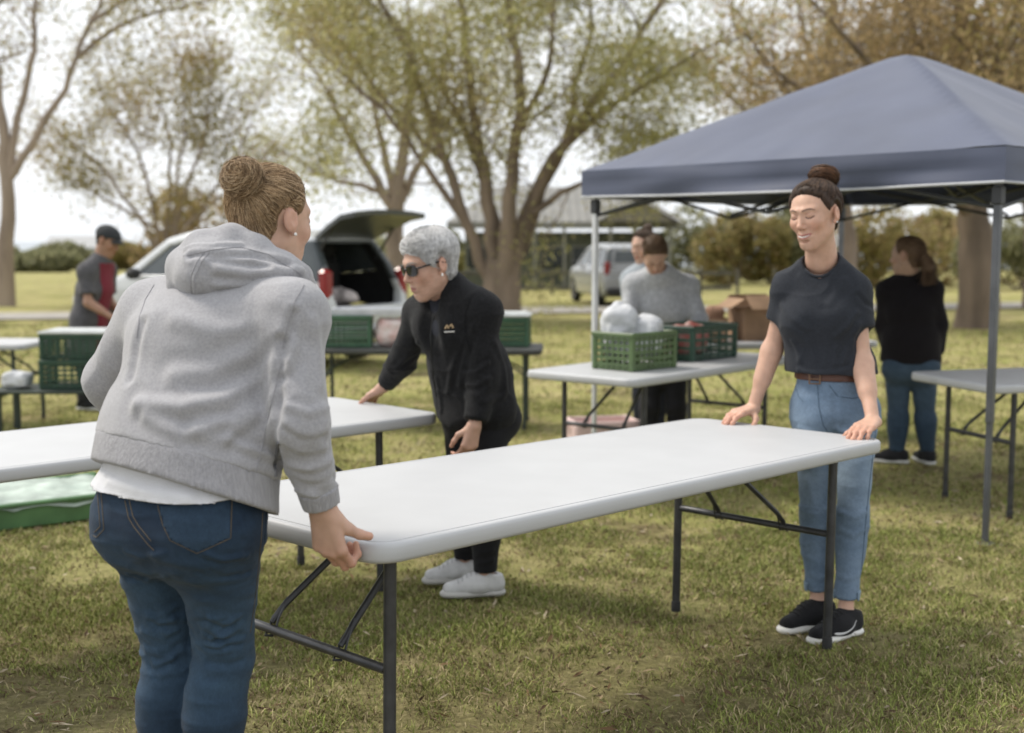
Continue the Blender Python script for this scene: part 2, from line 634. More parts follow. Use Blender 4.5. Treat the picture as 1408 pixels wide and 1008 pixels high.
gv, gf, gc, off = [], [], [], 0
for args in ((330000, 3.2, 6.4, .008, .036, .0019, lambda p: np.clip((p - .34) * 3.0, .08, 1), 11),
             (150000, 6.2, 12.5, .014, .042, .0034, lambda p: np.clip((p - .22) * 2.2, .2, 1), 12),
             (45000, 12.5, 26, .03, .06, .009, lambda p: np.clip((p - .2) * 2, .3, 1), 13)):
    a, b, c_ = blades(*args)
    gv.append(a); gf.append(b + off); gc.append(c_); off += len(a)
gm = mat('grass_blades', (.1, .12, .03), .8, var=.15, attr='Col', spec=.2)
grass = link('grass', np_mesh('grass', np.concatenate(gv), np.concatenate(gf), False, np.concatenate(gc)), gm)
tag(grass, 'short patchy grass blades and straw growing over the lawn', 'grass', kind='stuff')

# loose dead leaves, bark bits and twigs lying in the turf
n = 15000
r_ = np.random.default_rng(21)
y = np.sqrt(r_.random(n) * (9.5 ** 2 - 3.2 ** 2) + 3.2 ** 2); x = (r_.random(n) * 2 - 1) * (.425 * y + .25)
P_ = np.stack([x, y, 0 * x], 1)
pt = .5 + .5 * vnoise(P_, .9, 5)
kp = r_.random(n) < np.clip(1.15 - 1.3 * pt, .12, 1)
x, y = x[kp], y[kp]; n = len(x)
z = gz(y) + bumpz(x, y) + .004 + .012 * r_.random(n)
a = r_.random(n) * 6.28; L_ = .008 + .030 * r_.random(n) ** 2; W_ = .002 + .006 * r_.random(n) ** 2
tz = (r_.random(n) - .5) * .02
d1 = np.stack([np.cos(a) * L_, np.sin(a) * L_, tz], 1); d2 = np.stack([-np.sin(a) * W_, np.cos(a) * W_, (r_.random(n) - .5) * .006], 1)
C_ = np.stack([x, y, z], 1)
LV = np.stack([C_ - d1, C_ + d2 + [0, 0, .003], C_ + d1, C_ - d2], 1).reshape(-1, 3)
i = np.arange(n) * 4
LF = np.stack([i, i + 1, i + 2, i + 3], 1)
lc = np.array([[.30, .23, .14], [.16, .10, .055], [.085, .055, .034], [.38, .32, .23]])[r_.integers(0, 4, n)] * (.7 + .5 * r_.random(n))[:, None]
litter = link('leaf_litter', np_mesh('leaf_litter', LV, LF, False, np.repeat(lc, 4, 0)), mat('litter', (.2, .15, .1), .9, attr='Col', spec=.1))
tag(litter, 'dry brown leaf bits and twigs scattered in the turf', 'leaf litter', kind='stuff')


def strip(name, pts, w, material, dz=.006, n=60, kind='structure', label=None):
    """ribbon laid on the ground along a polyline"""
    xs = np.array([p[0] for p in pts]); yv = np.array([p[1] for p in pts])
    t = np.linspace(0, len(pts) - 1, n); X = np.interp(t, np.arange(len(pts)), xs); Y = np.interp(t, np.arange(len(pts)), yv)
    dX, dY = np.gradient(X), np.gradient(Y); L = np.hypot(dX, dY); nx_, ny_ = -dY / L, dX / L
    V = []
    for k in (-1, -.5, 0, .5, 1):
        xx, yy = X + nx_ * w / 2 * k, Y + ny_ * w / 2 * k
        V.append(np.stack([xx, yy, gz(yy) + dz + .03], 1))
    V = np.stack(V, 1).reshape(-1, 3)
    i = (np.arange(n - 1)[:, None] * 5 + np.arange(4)[None]).ravel()
    F = np.stack([i, i + 5, i + 6, i + 1], 1)
    o = link(name, np_mesh(name, V, F), material)
    return tag(o, label, kind=kind)


strip('path', [(-40, 25), (-18, 26.5), (-8, 29), (0, 31), (8, 32.5), (16, 35), (40, 40)], 3.2,
      mat('path_gravel', (.30, .28, .25), .95, var=.2, vscale=3, bump=.4, bscale=20), label='pale gravel park drive behind the trees')
lk = MB(); lk.add([(-300, 150, -2.02), (300, 150, -2.02), (3000, 2600, -2.02), (-3000, 2600, -2.02)], [(0, 1, 2, 3)])
tag(lk.build('lake', mat('lake_water', (.20, .24, .27), .25, var=.1, bump=.15, bscale=.6)), 'grey lake beyond the park', kind='structure')
# ------------------------------------------------------------------ trees
BARK = mat('bark', (.20, .155, .12), .9, var=.3, vscale=2.5, bump=.9, bscale=9, stretch=(1, 1, .25), col2=(.34, .27, .21))
BARK3 = mat('brown_bark', (.13, .098, .074), .9, var=.3, vscale=2.5, bump=.9, bscale=9, stretch=(1, 1, .25), col2=(.25, .19, .145))
BARK2 = mat('dark_bark', (.10, .075, .055), .9, var=.3, vscale=2.5, bump=.9, bscale=9, stretch=(1, 1, .25), col2=(.20, .15, .11))


def leaf_mat(name):
    m = mat(name, (.1, .1, .04), .65, var=.12, attr='Col', spec=.25)
    n, l = m.node_tree.nodes, m.node_tree.links
    p = n['Principled BSDF']; src = p.inputs['Base Color'].links[0].from_socket
    tr = n.new('ShaderNodeBsdfTranslucent'); l.new(src, tr.inputs[0])
    ms = n.new('ShaderNodeMixShader'); ms.inputs[0].default_value = .5
    l.new(p.outputs[0], ms.inputs[1]); l.new(tr.outputs[0], ms.inputs[2])
    l.new(ms.outputs[0], n['Material Output'].inputs[0])
    return m


LEAF = leaf_mat('tree_leaves')


def tree(name, label, base, limbs, leaf_cols, seed, bark=None, depth=2, nsub=5, sub_len=2.2, leaves=14, lsize=.10,
         lspread=.35, start=.3, up=.35, droop=0.0, group=None, crown_name='crown', maxleaf=90000, aim=None):
    """limbs: list of (points, r0, r1) in world space; twigs and leaves grow from them"""
    R = np.random.default_rng(seed); rr = random.Random(seed)
    root = empty(name, base)
    tag(root, label, 'tree', group)
    B = Vector(base)
    tm = MB(); tips = []

    def grow(p, d, L, r, dep):
        pts = [p.copy()]; q = p.copy(); d = d.copy()
        nseg = 4
        for k in range(nseg):
            d = (d + Vector((rr.gauss(0, .16), rr.gauss(0, .16), rr.gauss(0, .12) + up * .18 - droop * .2))).normalized()
            q = q + d * (L / nseg); pts.append(q.copy())
        tm.tube([x - B for x in pts], [r * (1 - .75 * k / nseg) for k in range(nseg + 1)], 5 if dep == 0 else 6, cap=False)
        if dep == 0:
            for k in range(1, nseg + 1): tips.append((pts[k], d.copy()))
            return
        for c in range(rr.randint(3, 4)):
            k = rr.randint(1, nseg)
            nd = (d + Vector((rr.gauss(0, .6), rr.gauss(0, .6), rr.gauss(.1, .4)))).normalized()
            grow(pts[k], nd, L * rr.uniform(.5, .75), r * .5, dep - 1)
        tips.append((pts[-1], d.copy()))

    for pts, r0, r1 in limbs:
        pts = [Vector(p) for p in pts]
        # subdivide with a little wander
        fine = [pts[0]]
        for a, b in zip(pts[:-1], pts[1:]):
            for k in (1, 2, 3):
                w = .03 * (b - a).length if k < 3 else 0
                fine.append(a.lerp(b, k / 3) + Vector((rr.gauss(0, w), rr.gauss(0, w), 0)))
        N_ = len(fine)
        tm.tube([x - B for x in fine], [r0 + (r1 - r0) * (k / (N_ - 1)) ** .8 for k in range(N_)], 10, cap=False)
        if r1 > .3: continue          # bare lower trunk
        for s_ in range(nsub):
            t = start + (1 - start) * (s_ + rr.random()) / nsub
            k = min(int(t * (N_ - 1)), N_ - 2)
            p = fine[k].lerp(fine[k + 1], t * (N_ - 1) - k)
            d = (fine[k + 1] - fine[k]).normalized()
            sd = Vector((rr.gauss(0, 1), rr.gauss(0, 1), rr.gauss(.25, .5)))
            if aim is not None: sd = sd + Vector(aim)
            nd = (d * .6 + sd.normalized() * .9).normalized()
            grow(p, nd, sub_len * rr.uniform(.6, 1.2) * (1.15 - .5 * t), max(r1 * .6, .012) * rr.uniform(.7, 1.2), depth - 1)
        grow(fine[-1], (fine[-1] - fine[-2]).normalized(), sub_len * .8, r1, depth - 1)
    tm.build('trunk', bark or BARK, root, smooth=True)
    T = np.array([t[0][:] for t in tips], np.float32); D = np.array([t[1][:] for t in tips], np.float32)
    n = min(len(T) * leaves, maxleaf)
    ix = R.integers(0, len(T), n)
    C = T[ix] + R.normal(0, 1, (n, 3)) * lspread * np.array([1, 1, .75]) + D[ix] * lspread * .4
    dd = R.normal(0, 1, (n, 3)); dd[:, 2] = dd[:, 2] * .8 - droop; dd /= np.linalg.norm(dd, axis=1, keepdims=True)
    ee = np.cross(dd, R.normal(0, 1, (n, 3))); ee /= np.linalg.norm(ee, axis=1, keepdims=True)
    L = lsize * (.6 + .8 * R.random(n))[:, None]; W = L * .28
    V = np.stack([C - dd * L, C + ee * W, C + dd * L, C - ee * W], 1).reshape(-1, 3) - np.array(base)
    clump = .5 + .5 * vnoise(C, .6, seed)
    cols = np.array(leaf_cols)
    ci = np.clip(((clump + R.normal(0, .22, n)) * len(cols)).astype(int), 0, len(cols) - 1)
    cc = cols[ci] * (.75 + .5 * R.random(n))[:, None]
    i = np.arange(n) * 4
    link('crown', np_mesh('crown', V, np.stack([i, i + 1, i + 2, i + 3], 1), False, np.repeat(cc, 4, 0)), LEAF, root)
    return root


def pp(Y, *pts):
    """polyline through photograph points at distance Y (+ optional depth offset)"""
    return [at(p[0], p[1], Y + (p[2] if len(p) > 2 else 0)) for p in pts]


OLIVE = [(.22, .19, .075), (.30, .26, .10), (.36, .31, .13), (.32, .24, .12)]
LIME = [(.29, .28, .105), (.38, .365, .15), (.46, .43, .21), (.37, .31, .16)]
BROWN = [(.24, .18, .09), (.34, .25, .135), (.42, .32, .17), (.30, .25, .10)]

# big spreading tree on the lawn
Yt = 27.0
b = at(688, 432, Yt); b.z = gz(Yt) - .05
tree('park_tree', 'large pale green tree with many upward limbs fanning from one thick trunk', b, [
    ([b + Vector((0, 0, -.1)), *pp(Yt, (688, 412), (690, 385), (693, 360))], .50, .36),
    ([b, *pp(Yt, (682, 395), (675, 330), (668, 250), (655, 180), (640, 60), (620, -60))], .27, .045),
    ([b + Vector((-.1, 0, 0)), *pp(Yt, (674, 385), (640, 305), (612, 220), (585, 140), (545, 40), (500, -60))], .17, .04),
    ([b + Vector((.1, -.2, 0)), *pp(Yt, (692, 380, -.2), (700, 300, -.4), (705, 220, -.6), (715, 120, -1), (700, 0, -1.4), (690, -90, -1.6))], .25, .045),
    ([b + Vector((.1, 0, 0)), *pp(Yt, (704, 375), (725, 290), (762, 215), (800, 165), (850, 100), (905, 10), (930, -60))], .21, .045),
    ([b + Vector((.1, .2, 0)), *pp(Yt, (705, 370, .2), (735, 300, .6), (780, 180, 1), (800, 90, 1.5), (820, -50, 2))], .15, .035),
    (pp(Yt, (722, 300), (770, 265), (810, 248), (850, 225)), .09, .03),
    (pp(Yt, (640, 305), (600, 250), (560, 190), (500, 130), (450, 80)), .09, .03),
    (pp(Yt, (668, 250, .3), (625, 150, .8), (580, 70, 1.2), (520, 0, 1.6)), .10, .03),
    (pp(Yt, (762, 215), (830, 150), (900, 110), (960, 70)), .10, .03),
    (pp(Yt, (705, 220), (745, 120), (760, 30), (770, -70)), .10, .03),
    (pp(Yt, (612, 220, .5), (540, 150, 1.2), (470, 60, 2), (430, 10, 2.4)), .08, .03),
], LIME, 5, nsub=9, sub_len=2.0, leaves=34, lsize=.068, lspread=.40, start=.44, maxleaf=120000, droop=.5, bark=BARK3)

# slimmer tree standing behind it, towards the open car
Yt = 36.0
b = at(545, 412, Yt); b.z = gz(Yt) - .05
tree('park_tree', 'slender pale trunked tree seen over the open tailgate', b, [
    ([b, *pp(Yt, (546, 360), (545, 290), (552, 230), (560, 150), (565, 60))], .34, .09),
    (pp(Yt, (545, 300), (520, 250), (490, 200), (460, 150), (435, 100)), .16, .05),
    (pp(Yt, (546, 290), (530, 220), (515, 150), (510, 80)), .15, .05),
    (pp(Yt, (548, 280), (580, 220), (600, 170), (610, 110)), .14, .05),
    (pp(Yt, (535, 270), (500, 255), (465, 250), (430, 235)), .10, .04),
], LIME, 6, nsub=7, sub_len=2.1, leaves=18, lsize=.085, lspread=.42, start=.4, maxleaf=34000, droop=.5)

# tree with tall forked trunk at the drive
Yt = 34.0
b = at(8, 405, Yt); b.z = gz(Yt) - .05
tree('park_tree', 'tall tree with bare forked trunk beside the gravel drive', b, [
    ([b, *pp(Yt, (8, 330), (9, 245), (4, 170), (-8, 80), (-20, 0))], .26, .08),
    (pp(Yt, (9, 250), (40, 205), (75, 145), (105, 80), (125, 30), (150, -30)), .13, .045),
    (pp(Yt, (9, 250), (20, 185), (38, 110), (48, 50), (45, -20)), .13, .05),
    (pp(Yt, (105, 80), (150, 45), (200, 20), (250, 10)), .08, .03),
    (pp(Yt, (125, 30), (170, 0), (220, -30)), .07, .03),
    (pp(Yt, (-8, 80), (-50, 20), (-90, -30)), .10, .04),
], OLIVE, 7, nsub=4, sub_len=1.9, leaves=20, lsize=.085, lspread=.40, start=.62, maxleaf=26000, droop=.5)

# bushy tree behind the parked car
Yt = 42.0
b = at(235, 420, Yt); b.z = gz(Yt) - .05
limb2 = []
for k, (x1, y1, x2, y2, x3, y3) in enumerate([(205, 320, 150, 240, 90, 190), (215, 310, 190, 210, 140, 130), (230, 300, 235, 200, 215, 110),
                                              (245, 300, 275, 210, 290, 120), (255, 310, 310, 240, 345, 170), (225, 320, 165, 285, 105, 250),
                                              (250, 320, 290, 280, 340, 240), (238, 310, 255, 190, 250, 105)]):
    limb2.append(([b + Vector((.1 * (k - 3), 0, 0)), *pp(Yt + .5 * (k % 3 - 1), (x1, y1), (x2, y2), (x3, y3))], .10, .025))
tree('park_tree', 'round bushy tree with thin bare lower stems behind the white car', b, limb2, OLIVE, 8, nsub=6, sub_len=1.9, leaves=20, lsize=.095,
     lspread=.46, start=.58, maxleaf=45000, droop=.3)

# brown foliaged trees behind the canopy tent
for k, (px, py, Yt, w, lab, bk) in enumerate([(1342, 408, 24.0, .42, 'dark stout trunk tree with brown foliage seen beneath the canopy', BARK2),
                                              (1165, 400, 34.0, .34, 'brownish tree rising behind the middle of the canopy tent', BARK),
                                              (1425, 400, 33.0, .36, 'brown leaved tree rising beyond the outer end of the canopy tent', BARK2)]):
    b = at(px, py, Yt); b.z = gz(Yt) - .05
    sc = Yt / 24.0
    lim = [([b, *pp(Yt, (px, 340), (px - 5, 290), (px - 12, 200), (px - 25, 100), (px - 20, -40))], w, w * .3)]
    for j, (ax_, ay_) in enumerate([(-190, 40), (-120, -60), (-60, 60), (60, -40), (130, 30), (-150, 150), (100, 140), (-260, 110), (-90, 130), (40, 80)]):
        q = .72 if k else 1.0
        lim.append((pp(Yt, (px - 3, 300 - 8 * j), (px + ax_ * .45 * q, (250 + ay_) / 2 + 20, (j % 3 - 1) * 1.2), (px + ax_ * q, ay_, (j % 3 - 1) * 2.4)), w * .38, w * .1))
    tree('park_tree', lab, b, lim, BROWN if k != 2 else OLIVE, 20 + k, bark=bk, nsub=6, sub_len=1.7, leaves=15, lsize=.08, lspread=.36, start=.42,
         maxleaf=36000, droop=.2)
# ------------------------------------------------------------------ shrubs far behind
def shrub(px, Y, w, h, cols, seed, label, d=None, base_y=None, leaves=5000, group='shrubs along the far edge of the park', x=None):
    R = np.random.default_rng(seed)
    X = at(px, 400, Y).x if x is None else x
    d = d or w * .7
    z0 = float(gz(Y)) - .05
    root = empty('shrub', (X, Y, z0)); tag(root, label, 'shrub', group)
    # lobes
    nl = 9
    c = np.stack([R.uniform(-.38, .38, nl) * w, R.uniform(-.3, .3, nl) * d, R.uniform(.25, .68, nl) * h], 1)
    rad = R.uniform(.2, .34, nl)
    n = leaves
    ix = R.integers(0, nl, n); u = R.normal(0, 1, (n, 3)); u /= np.linalg.norm(u, axis=1, keepdims=True)
    C = c[ix] + u * (rad[ix] * (.7 + .35 * R.random(n)))[:, None] * np.array([w * .8, d * .8, h])
    C[:, 2] = np.abs(C[:, 2])
    dd = R.normal(0, 1, (n, 3)); dd /= np.linalg.norm(dd, axis=1, keepdims=True)
    ee = np.cross(dd, R.normal(0, 1, (n, 3))); ee /= np.linalg.norm(ee, axis=1, keepdims=True)
    L = (.09 + .08 * R.random(n))[:, None] * max(1, Y / 45); W = L * .4
    V = np.stack([C - dd * L, C + ee * W, C + dd * L, C - ee * W], 1).reshape(-1, 3)
    cc = np.array(cols)[R.integers(0, len(cols), n)] * (.7 + .6 * R.random(n))[:, None]
    i = np.arange(n) * 4
    link('crown', np_mesh('crown', V, np.stack([i, i + 1, i + 2, i + 3], 1), False, np.repeat(cc, 4, 0)), LEAF, root)
    sm = MB()
    for k in range(5):
        sm.tube([(0.1 * k - .2, 0, 0), (c[k][0] * .6, c[k][1] * .6, c[k][2] * .6), tuple(c[k])], [.05, .035, .01], 5)
    sm.build('trunk', BARK, root)
    return root


GREY_GREEN = [(.19, .195, .10), (.26, .26, .14), (.33, .32, .19)]
for k, (px, Y, w, h, cs, lab) in enumerate([
    (955, 62, 5.0, 4.0, GREY_GREEN, 'grey green shrub beyond the gable end of the house'),
    (1010, 58, 4.5, 3.6, OLIVE, 'olive shrub between the house gable and the tent'),
    (1062, 60, 5.0, 4.4, GREY_GREEN, 'tall grey green shrub behind the dark haired woman at the table end'),
    (1205, 52, 5.5, 3.8, OLIVE, 'olive shrub under the tent roof behind the woman in black'),
    (1275, 56, 5.0, 3.4, BROWN, 'brown shrub beside the dark trunk under the tent'),
    (1330, 60, 5.5, 4.2, OLIVE, 'olive shrub spreading behind the stout dark trunk'),
    (1400, 50, 5.0, 3.2, GREY_GREEN, 'grey green shrub beyond the tent pole'),
    (760, 56, 4.0, 2.3, LIME, 'pale green shrub against the house wall'),
    (580, 58, 4.5, 3.0, GREY_GREEN, 'grey green shrub behind the grey haired woman'),
    (640, 52, 2.6, 1.7, LIME, 'low pale green shrub left of the big trunk by the house'),
    (52, 120, 9, 3.2, GREY_GREEN, 'far grey green bushes beyond the forked tree'),
    (95, 150, 11, 3.6, GREY_GREEN, 'far pale bushes behind the man in the cap'),
    (205, 140, 12, 3.6, OLIVE, 'far olive bushes behind the white car bonnet'),
    (285, 60, 6.0, 5.2, BROWN, 'brown dry bush behind the roof of the white car'),
    (470, 120, 14, 4.8, GREY_GREEN, 'far grey green bushes behind the raised tailgate'),
]):
    shrub(px, Y, w, h, cs, 60 + k, lab, leaves=3500)

# ------------------------------------------------------------------ low house with pale roof
HW = mat('house_wall', (.085, .092, .07), .9, var=.2, vscale=2)
HR = mat('roof_sheet', (.24, .235, .22), .75, var=.1, vscale=1.2)
HT = mat('house_trim', (.17, .17, .15), .8)
HG = mat('window_glass', (.03, .035, .035), .08, var=.2)
HD = mat('gable_board', (.17, .155, .13), .9, var=.2)
Yh = 50.0
hx0, hx1 = at(625, 380, Yh).x, at(930, 380, Yh).x
hz = float(gz(Yh)) - .1
house = empty('house', ((hx0 + hx1) / 2, Yh, hz))
tag(house, 'low grey green house with broad pale roof and front gable', 'house')
w2 = (hx1 - hx0) / 2
MB().box((0, 3.5, 1.2), (2 * w2 - .8, 6.0, 2.4)).build('wall', HW, house)
ez, rz_ = at(700, 305, Yh).z - hz, at(700, 252, Yh).z - hz
rf = MB()
rf.add([(-w2 - .3, .0, ez), (w2 + .3, .0, ez), (w2 - 1.6, 3.5, rz_), (-w2 + 1.6, 3.5, rz_), (-w2 - .3, 7, ez), (w2 + .3, 7, ez),
        (-w2 - .3, .0, ez - .15), (w2 + .3, .0, ez - .15), (w2 + .3, 7, ez - .15), (-w2 - .3, 7, ez - .15)],
       [(0, 1, 2, 3), (5, 4, 3, 2), (1, 5, 2), (4, 0, 3), (0, 6, 7, 1), (1, 7, 8, 5), (5, 8, 9, 4), (4, 9, 6, 0), (6, 9, 8, 7)])
roof = rf.build('roof', HR, house)
for k in range(26):   # standing seams of the sheet roof, eave to ridge
    x0 = -w2 + .1 + k * (2 * w2 - .2) / 25
    x1 = max(-w2 + 1.6, min(w2 - 1.6, x0))
    y1 = 3.5 * (1 - max(0, abs(x0) - (w2 - 1.6)) / 1.9)
    t_ = y1 / 3.5
    MB().tube([(x0, .02, ez + .03), (x0, y1, ez + (rz_ - ez) * t_ + .03)], .03, 4).build('roof_seam', HR, roof)
# front gable towards the right
gx0, gx1 = at(822, 300, Yh).x - house.location.x, at(925, 300, Yh).x - house.location.x
gm_ = (gx0 + gx1) / 2; gpz = at(872, 278, Yh).z - hz
ga = MB()
ga.add([(gx0 - .2, -1.0, ez - .05), (gx1 + .2, -1.0, ez - .05), (gm_, -1.0, gpz + .1), (gx0 - .2, 3, ez - .05), (gx1 + .2, 3, ez - .05), (gm_, 3, gpz + .1)],
       [(0, 2, 5, 3), (1, 4, 5, 2), (0, 3, 4, 1)])
ga.build('gable_roof', HR, house)
MB().add([(gx0, -.95, ez - .02), (gx1, -.95, ez - .02), (gm_, -.95, gpz), (gx0, -.85, ez - .02), (gx1, -.85, ez - .02), (gm_, -.85, gpz)],
         [(0, 1, 2), (5, 4, 3), (0, 3, 4, 1), (1, 4, 5, 2), (2, 5, 3, 0)]).build('gable_board', HD, house)
MB().box((0, -.02, ez - .2), (2 * w2 + .6, .06, .14)).build('gutter', HT, house)
for k, (px, ww) in enumerate([(655, .9), (760, 1.1), (800, .8), (868, 1.4), (905, .9)]):
    x = at(px, 340, Yh).x - house.location.x
    wd = MB().box((x, .47, 1.35), (ww, .06, 1.0)).build('window', HT, house)
    MB().box((x, .43, 1.35), (ww - .14, .04, .86)).build('pane', HG, wd)
    MB().box((x, .40, .83), (ww + .1, .12, .06)).build('sill', HT, wd)
for px in (735, 775, 838, 872, 918):
    x = at(px, 340, Yh).x - house.location.x
    MB().box((x, -.6, ez / 2), (.12, .12, ez - .1)).build('verandah_post', HT, house)
# paling fence in front of the house: each paling its own piece
fence = empty('fence', ((hx0 + hx1) / 2, Yh - 6, hz + .08)); tag(fence, 'low dark rail fence in front of the house', 'fence')
FM = mat('fence_rail', (.10, .095, .08), .9, var=.3)
for k in range(9):
    MB().box((-w2 + 2.4 + k * 1.3, 0, .5), (.1, .1, 1.0)).build('post', FM, fence)
for zz in (.35, .85):
    MB().box((.4, -.06, zz), (2 * w2 + 1.5, .05, .14)).build('rail', FM, fence)

# far small houses across the drive
for k, (px, Y, w, h, cw, crf, lab) in enumerate([(120, 170, 9, 3.0, (.5, .49, .46), (.40, .40, .40), 'far pale house with grey roof behind the man in the cap')]):
    x = at(px, 370, Y).x; z0 = float(gz(Y)) - .2
    hs_ = empty('far_house', (x, Y, z0)); tag(hs_, lab, 'house')
    MB().box((0, 0, h / 2), (w, 5, h)).build('wall', mat('far_wall%d' % k, cw, .9), hs_)
    MB().add([(-w / 2 - .4, -2.9, h), (w / 2 + .4, -2.9, h), (w / 2 + .4, 2.9, h), (-w / 2 - .4, 2.9, h), (-w / 2 - .4, 0, h + 1.6), (w / 2 + .4, 0, h + 1.6)],
             [(0, 1, 5, 4), (2, 3, 4, 5), (1, 2, 5), (3, 0, 4), (3, 2, 1, 0)]).build('roof', mat('far_roof%d' % k, crf, .85), hs_)
    for sx in (-.28, .12):
        MB().box((sx * w, -2.52, h * .55), (1.1, .06, 1.0)).build('window', HG, hs_)


# ------------------------------------------------------------------ cars
def poly_sd(poly, X, Z):
    """signed distance to a 2D polygon (negative inside) on broadcast grids"""
    d = np.full(np.broadcast(X, Z).shape, 1e9, np.float32); s_ = np.ones_like(d)
    n = len(poly)
    for i in range(n):
        ax_, az = poly[i]; bx, bz = poly[i - 1]
        ex, ez_ = bx - ax_, bz - az
        wx, wz = X - ax_, Z - az
        t = np.clip((wx * ex + wz * ez_) / (ex * ex + ez_ * ez_), 0, 1)
        d = np.minimum(d, (wx - ex * t) ** 2 + (wz - ez_ * t) ** 2)
        c1 = Z >= az; c2 = Z < bz; c3 = ex * wz > ez_ * wx
        flip = (c1 & c2 & c3) | (~c1 & ~c2 & ~c3)
        s_ = np.where(flip, -s_, s_)
    return s_ * np.sqrt(d)


RUB = mat('tyre_rubber', (.02, .02, .02), .85)
RIM = mat('wheel_rim', (.45, .45, .46), .35, metal=.8)
GLS = mat('car_glass', (.055, .065, .07), .06, var=.1, spec=.6)
INT = mat('car_interior', (.012, .012, .013), .9)
RED = mat('tail_lamp', (.22, .014, .014), .25)
LMP = mat('head_lamp', (.75, .77, .8), .15)
BLK = mat('black_plastic', (.018, .018, .019), .6)
PLATE = mat('number_plate', (.7, .7, .68), .5)


